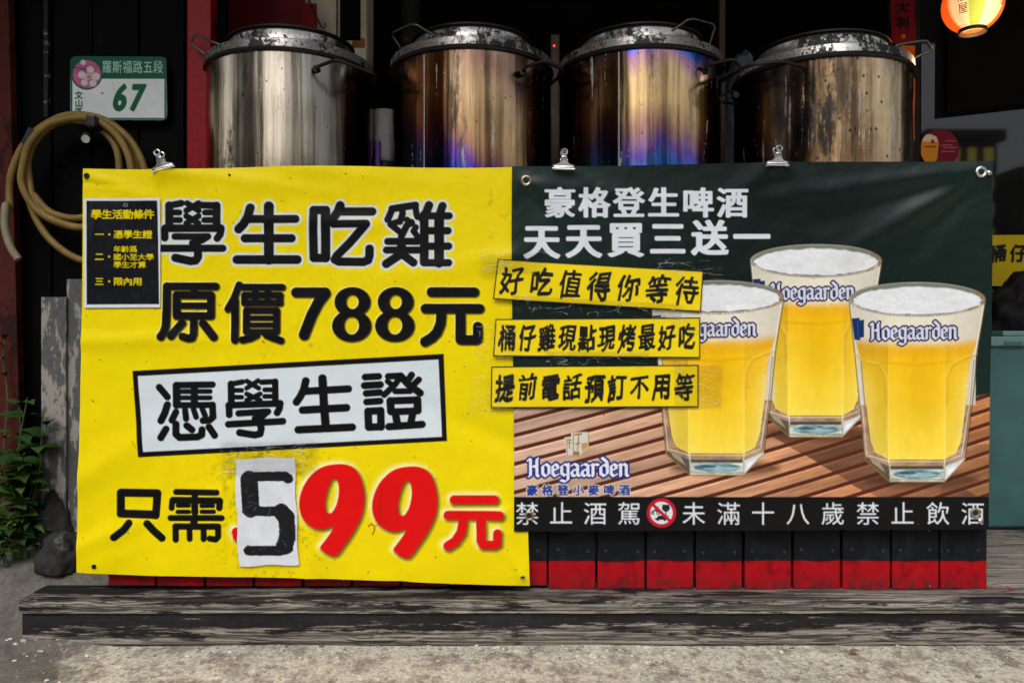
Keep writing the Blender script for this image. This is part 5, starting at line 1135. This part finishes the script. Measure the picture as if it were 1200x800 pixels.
# ------------------------------------------------------------------ ground, shell of the shop, the street behind the camera
N = NT('worn_concrete'); co = N.co(); a = N.noise(co, 3.2, 6, .6); b = N.noise(co, 110, 4, .7); v = N.voro(N.co((1, .7, 1)), 210, 'Color'); sep = N.n('SeparateColor'); N.l(v, sep.inputs[0])
sep2 = N.n('SeparateColor'); N.l(N.voro(N.co((1, .7, 1), (3, 1, 0)), 90, 'Color'), sep2.inputs[0])
base = N.ramp(a, [(.3, (.32, .31, .28)), (.5, (.47, .44, .365)), (.7, (.58, .53, .43))])
agg = N.ramp(sep.outputs[0], [(.0, (.07, .06, .05)), (.22, (.26, .23, .18)), (.6, (.60, .55, .44)), (.93, (.88, .83, .72))])
col = N.mix(.34, base, agg); col = N.mix(N.math('MULTIPLY', N.ramp(sep2.outputs[1], [(.84, 0), (.86, 1)]), .45), col, N.ramp(sep2.outputs[0], [(.2, (.12, .10, .08)), (.6, (.5, .42, .3)), (.9, (.85, .82, .76))], 'CONSTANT')); col = N.mix(N.math('MULTIPLY', N.ramp(N.math('ADD', N.noise(co, 15, 7, .72), N.math('MULTIPLY', b, .2)), [(.58, 0), (.70, 1)]), .6), col, (.10, .052, .048))
spx = N.n('SeparateXYZ'); N.l(co, spx.inputs[0]); dirt = N.math('MULTIPLY', N.ramp(N.math('ADD', spx.outputs[2], N.math('MULTIPLY', N.math('SUBTRACT', a, .5), .05)), [(.015, 0), (.06, 1)]), .85)
gx = N.ramp(N.math('ADD', N.math('MULTIPLY', spx.outputs[0], -1), N.math('MULTIPLY', N.math('SUBTRACT', N.noise(co, 7, 6, .7), .5), .5)), [(.84, 0), (.93, 1)]); dirt = N.math('MAXIMUM', dirt, N.math('MULTIPLY', gx, .85))
col = N.mix(dirt, col, N.ramp(b, [(.3, (.028, .026, .024)), (.7, (.10, .093, .083))]))
N.set(color=col, rough=.9); N.bump(N.math('ADD', N.math('MULTIPLY', sep.outputs[0], .5), N.math('ADD', b, N.math('MULTIPLY', a, .8))), .7, .004); conc = N.m
xs = sorted(set([-220, -80, -30, -10, -4] + list(np.round(np.arange(-2, 2.01, .05), 3)) + [4, 10, 30, 80, 220])); ys = sorted(set([-220, -80, -30, -10, -4, -1, 0, .6] + list(np.round(np.arange(1.0, 2.7, .05), 3)) + [4, 8, 30, 80, 220]))
def gz(x, y):
    t_ = max(0, min(1, (-.88 - x) / .06)) if x > -3 else 1; u_ = max(0, min(1, (y - 1.62) / .40)); k_ = .125 * t_ * u_ * u_ * (3 - 2 * u_)
    return k_ + (.004 * mnoise.noise(Vector((x * 3, y * 3, 0))) + (.008 * t_ * u_ * mnoise.noise(Vector((x * 12, y * 12, 2)))) if abs(x) < 3 and abs(y) < 3 else 0) - .002
mb = MB(); mb.add([(x_, y_, gz(x_, y_)) for y_ in ys for x_ in xs], [(j * len(xs) + i_, j * len(xs) + i_ + 1, (j + 1) * len(xs) + i_ + 1, (j + 1) * len(xs) + i_) for j in range(len(ys) - 1) for i_ in range(len(xs) - 1)], 0, True)
tag(mb.build('ground', conc), kind='structure')
road = plain('street_asphalt', (.06, .06, .06), .85, 0, .2, 40, .2); tag(MB().box(-200, 200, -13, -3, -.1, .006).build('road', road), kind='structure')
shell = plain('dark_interior', (.012, .011, .011), .8, 0, .3, 4, 0)  # near-black so the interior behind the barrels stays dark
BL = thing('shop_building', (0, 3.6, 0), 'dark interior of the stall behind the barrels', 'building')
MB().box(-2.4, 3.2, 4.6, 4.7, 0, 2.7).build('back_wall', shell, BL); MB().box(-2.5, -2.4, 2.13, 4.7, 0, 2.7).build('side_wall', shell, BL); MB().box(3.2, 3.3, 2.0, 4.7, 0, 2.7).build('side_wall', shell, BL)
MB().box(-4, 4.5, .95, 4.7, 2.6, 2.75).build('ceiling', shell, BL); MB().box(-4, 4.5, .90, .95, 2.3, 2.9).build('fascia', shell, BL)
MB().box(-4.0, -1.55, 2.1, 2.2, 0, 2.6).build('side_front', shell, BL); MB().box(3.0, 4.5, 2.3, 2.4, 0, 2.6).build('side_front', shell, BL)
# dry leaf on the ground
lm = MB(); leaf(lm, P(995, 766, 1.66) + Vector((0, 0, .001)), Vector((.8, -.2, .55)), Vector((0, -.2, 1)), .022, .008); lf = lm.build('dry_leaf', plain('dry_brown_leaf', (.22, .12, .06), .8)); tag(lf, 'small dry brown leaf on the concrete against the step', 'leaf')
# loose grit along the step and flakes of red paint on the deck
def grains(name, n, gen, mats, label, cat, seed):
    rg = random.Random(seed); mb = MB()
    for k_ in range(n):
        x_, y_, z_, s_, mi = gen(rg); bm = bmesh.new(); bmesh.ops.create_icosphere(bm, subdivisions=1, radius=s_); e_ = [rg.uniform(.6, 1.3) for _ in range(3)]; e_[2] *= .7
        mb.add([Vector((v.co.x * e_[0] * rg.uniform(.8, 1.2) + x_, v.co.y * e_[1] * rg.uniform(.8, 1.2) + y_, v.co.z * e_[2] + z_)) for v in bm.verts], [[(v.index) for v in f.verts] for f in bm.faces], mi, False); bm.free()
    return tag(mb.build(name, mats), label, cat, kind='stuff')
gm = [plain('grit_stone', c_, .9, 0, .2, 60, .1) for c_ in ((.42, .38, .3), (.16, .14, .12), (.66, .62, .54), (.30, .22, .15))]
def gg(rg):
    y_ = 1.714 - abs(rg.gauss(0, .05)) if rg.random() < .6 else rg.uniform(1.50, 1.71); x_ = rg.uniform(-1.15, 1.2); return x_, y_, gz(x_, y_) + .0008, min(rg.expovariate(1 / .0012) + .0007, .0055), rg.choice((0, 0, 1, 2, 2, 3))
grains('grit', 900, gg, gm, 'loose sandy grit scattered on the concrete along the step', 'grit', 5)
rf = plain('red_paint_flake', (.45, .01, .02), .6)
def gf(rg): return P(1158, 0, 1.78).x + rg.uniform(-.02, .06), rg.uniform(1.73, 1.80), .1006, rg.uniform(.0008, .0026), 0
grains('paint_flakes', 16, gf, [rf], 'tiny flakes of red paint fallen on the deck by the last red board', 'paint flakes', 8)
# street on the other side, seen only in reflections
wall_a = plain('street_wall_tile', (.22, .20, .18), .7, 0, .2, 2, 0); wall_b = plain('street_wall_dark', (.06, .058, .055), .7, 0, .2, 2, 0)
N = NT('lit_window'); N.set(color=(.3, .25, .05), emc=(1, .8, .15), ems=.9); litw = N.m; win_d = plain('street_window', (.02, .022, .025), .15)
def block(x0, x1, y0, y1, h, m, label, wm, nx, ny, skip=0):
    t = thing('street_building', ((x0 + x1) / 2, y1, 0), label, 'building', 'buildings across the street'); MB().box(x0, x1, y0, y1, 0, h).build('wall', m, t); MB().box(x0 - .2, x1 + .2, y0 - .2, y1 + .2, h, h + .35).build('roof', wall_b, t)
    dx = (x1 - x0) / nx; dz = (h - 1) / ny
    for i_ in range(nx):
        for j in range(ny): MB().box(x0 + dx * (i_ + .25), x0 + dx * (i_ + .75), y1 - .05, y1 + .03, 1 + dz * (j + .2), 1 + dz * (j + .75)).build('window', wm, t)
block(-46, -12.5, -26, -16, 15, wall_b, 'tall dark building across the street', win_d, 6, 4)
block(-12, 7, -27, -17, 3.6, wall_a, 'low building across the street', win_d, 4, 1)
pale = plain('street_wall_pale', (.34, .32, .30), .7, 0, .2, 2, 0)  # towers, slim blocks and wide block below added to band the barrel reflections
block(-6.2, -4.3, -34, -27.5, 15, pale, 'added slim pale reflection tower behind the low building, left of the gap', win_d, 2, 8)
block(2.2, 5.6, -34, -27.5, 17, wall_a, 'added grey reflection tower behind the low building, right of the gap', win_d, 2, 8)
block(7.6, 9.6, -26, -17, 12, pale, 'added slim pale reflection block beside the low building across the street', win_d, 2, 6)
block(9.8, 11.0, -26, -17, 9, wall_b, 'added slim dark reflection block beside the pale block across the street', win_d, 1, 4)
block(26, 33, -30, -27.5, 16, wall_a, 'added wide tall reflection block behind the long low building', win_d, 4, 6)
block(13.3, 15.4, -24, -20, 7.0, wall_b, 'narrow block with yellow lit windows across the street', litw, 4, 7)
block(15.6, 46, -27, -19, 5.6, wall_b, 'long low dark building across the street', win_d, 6, 1)
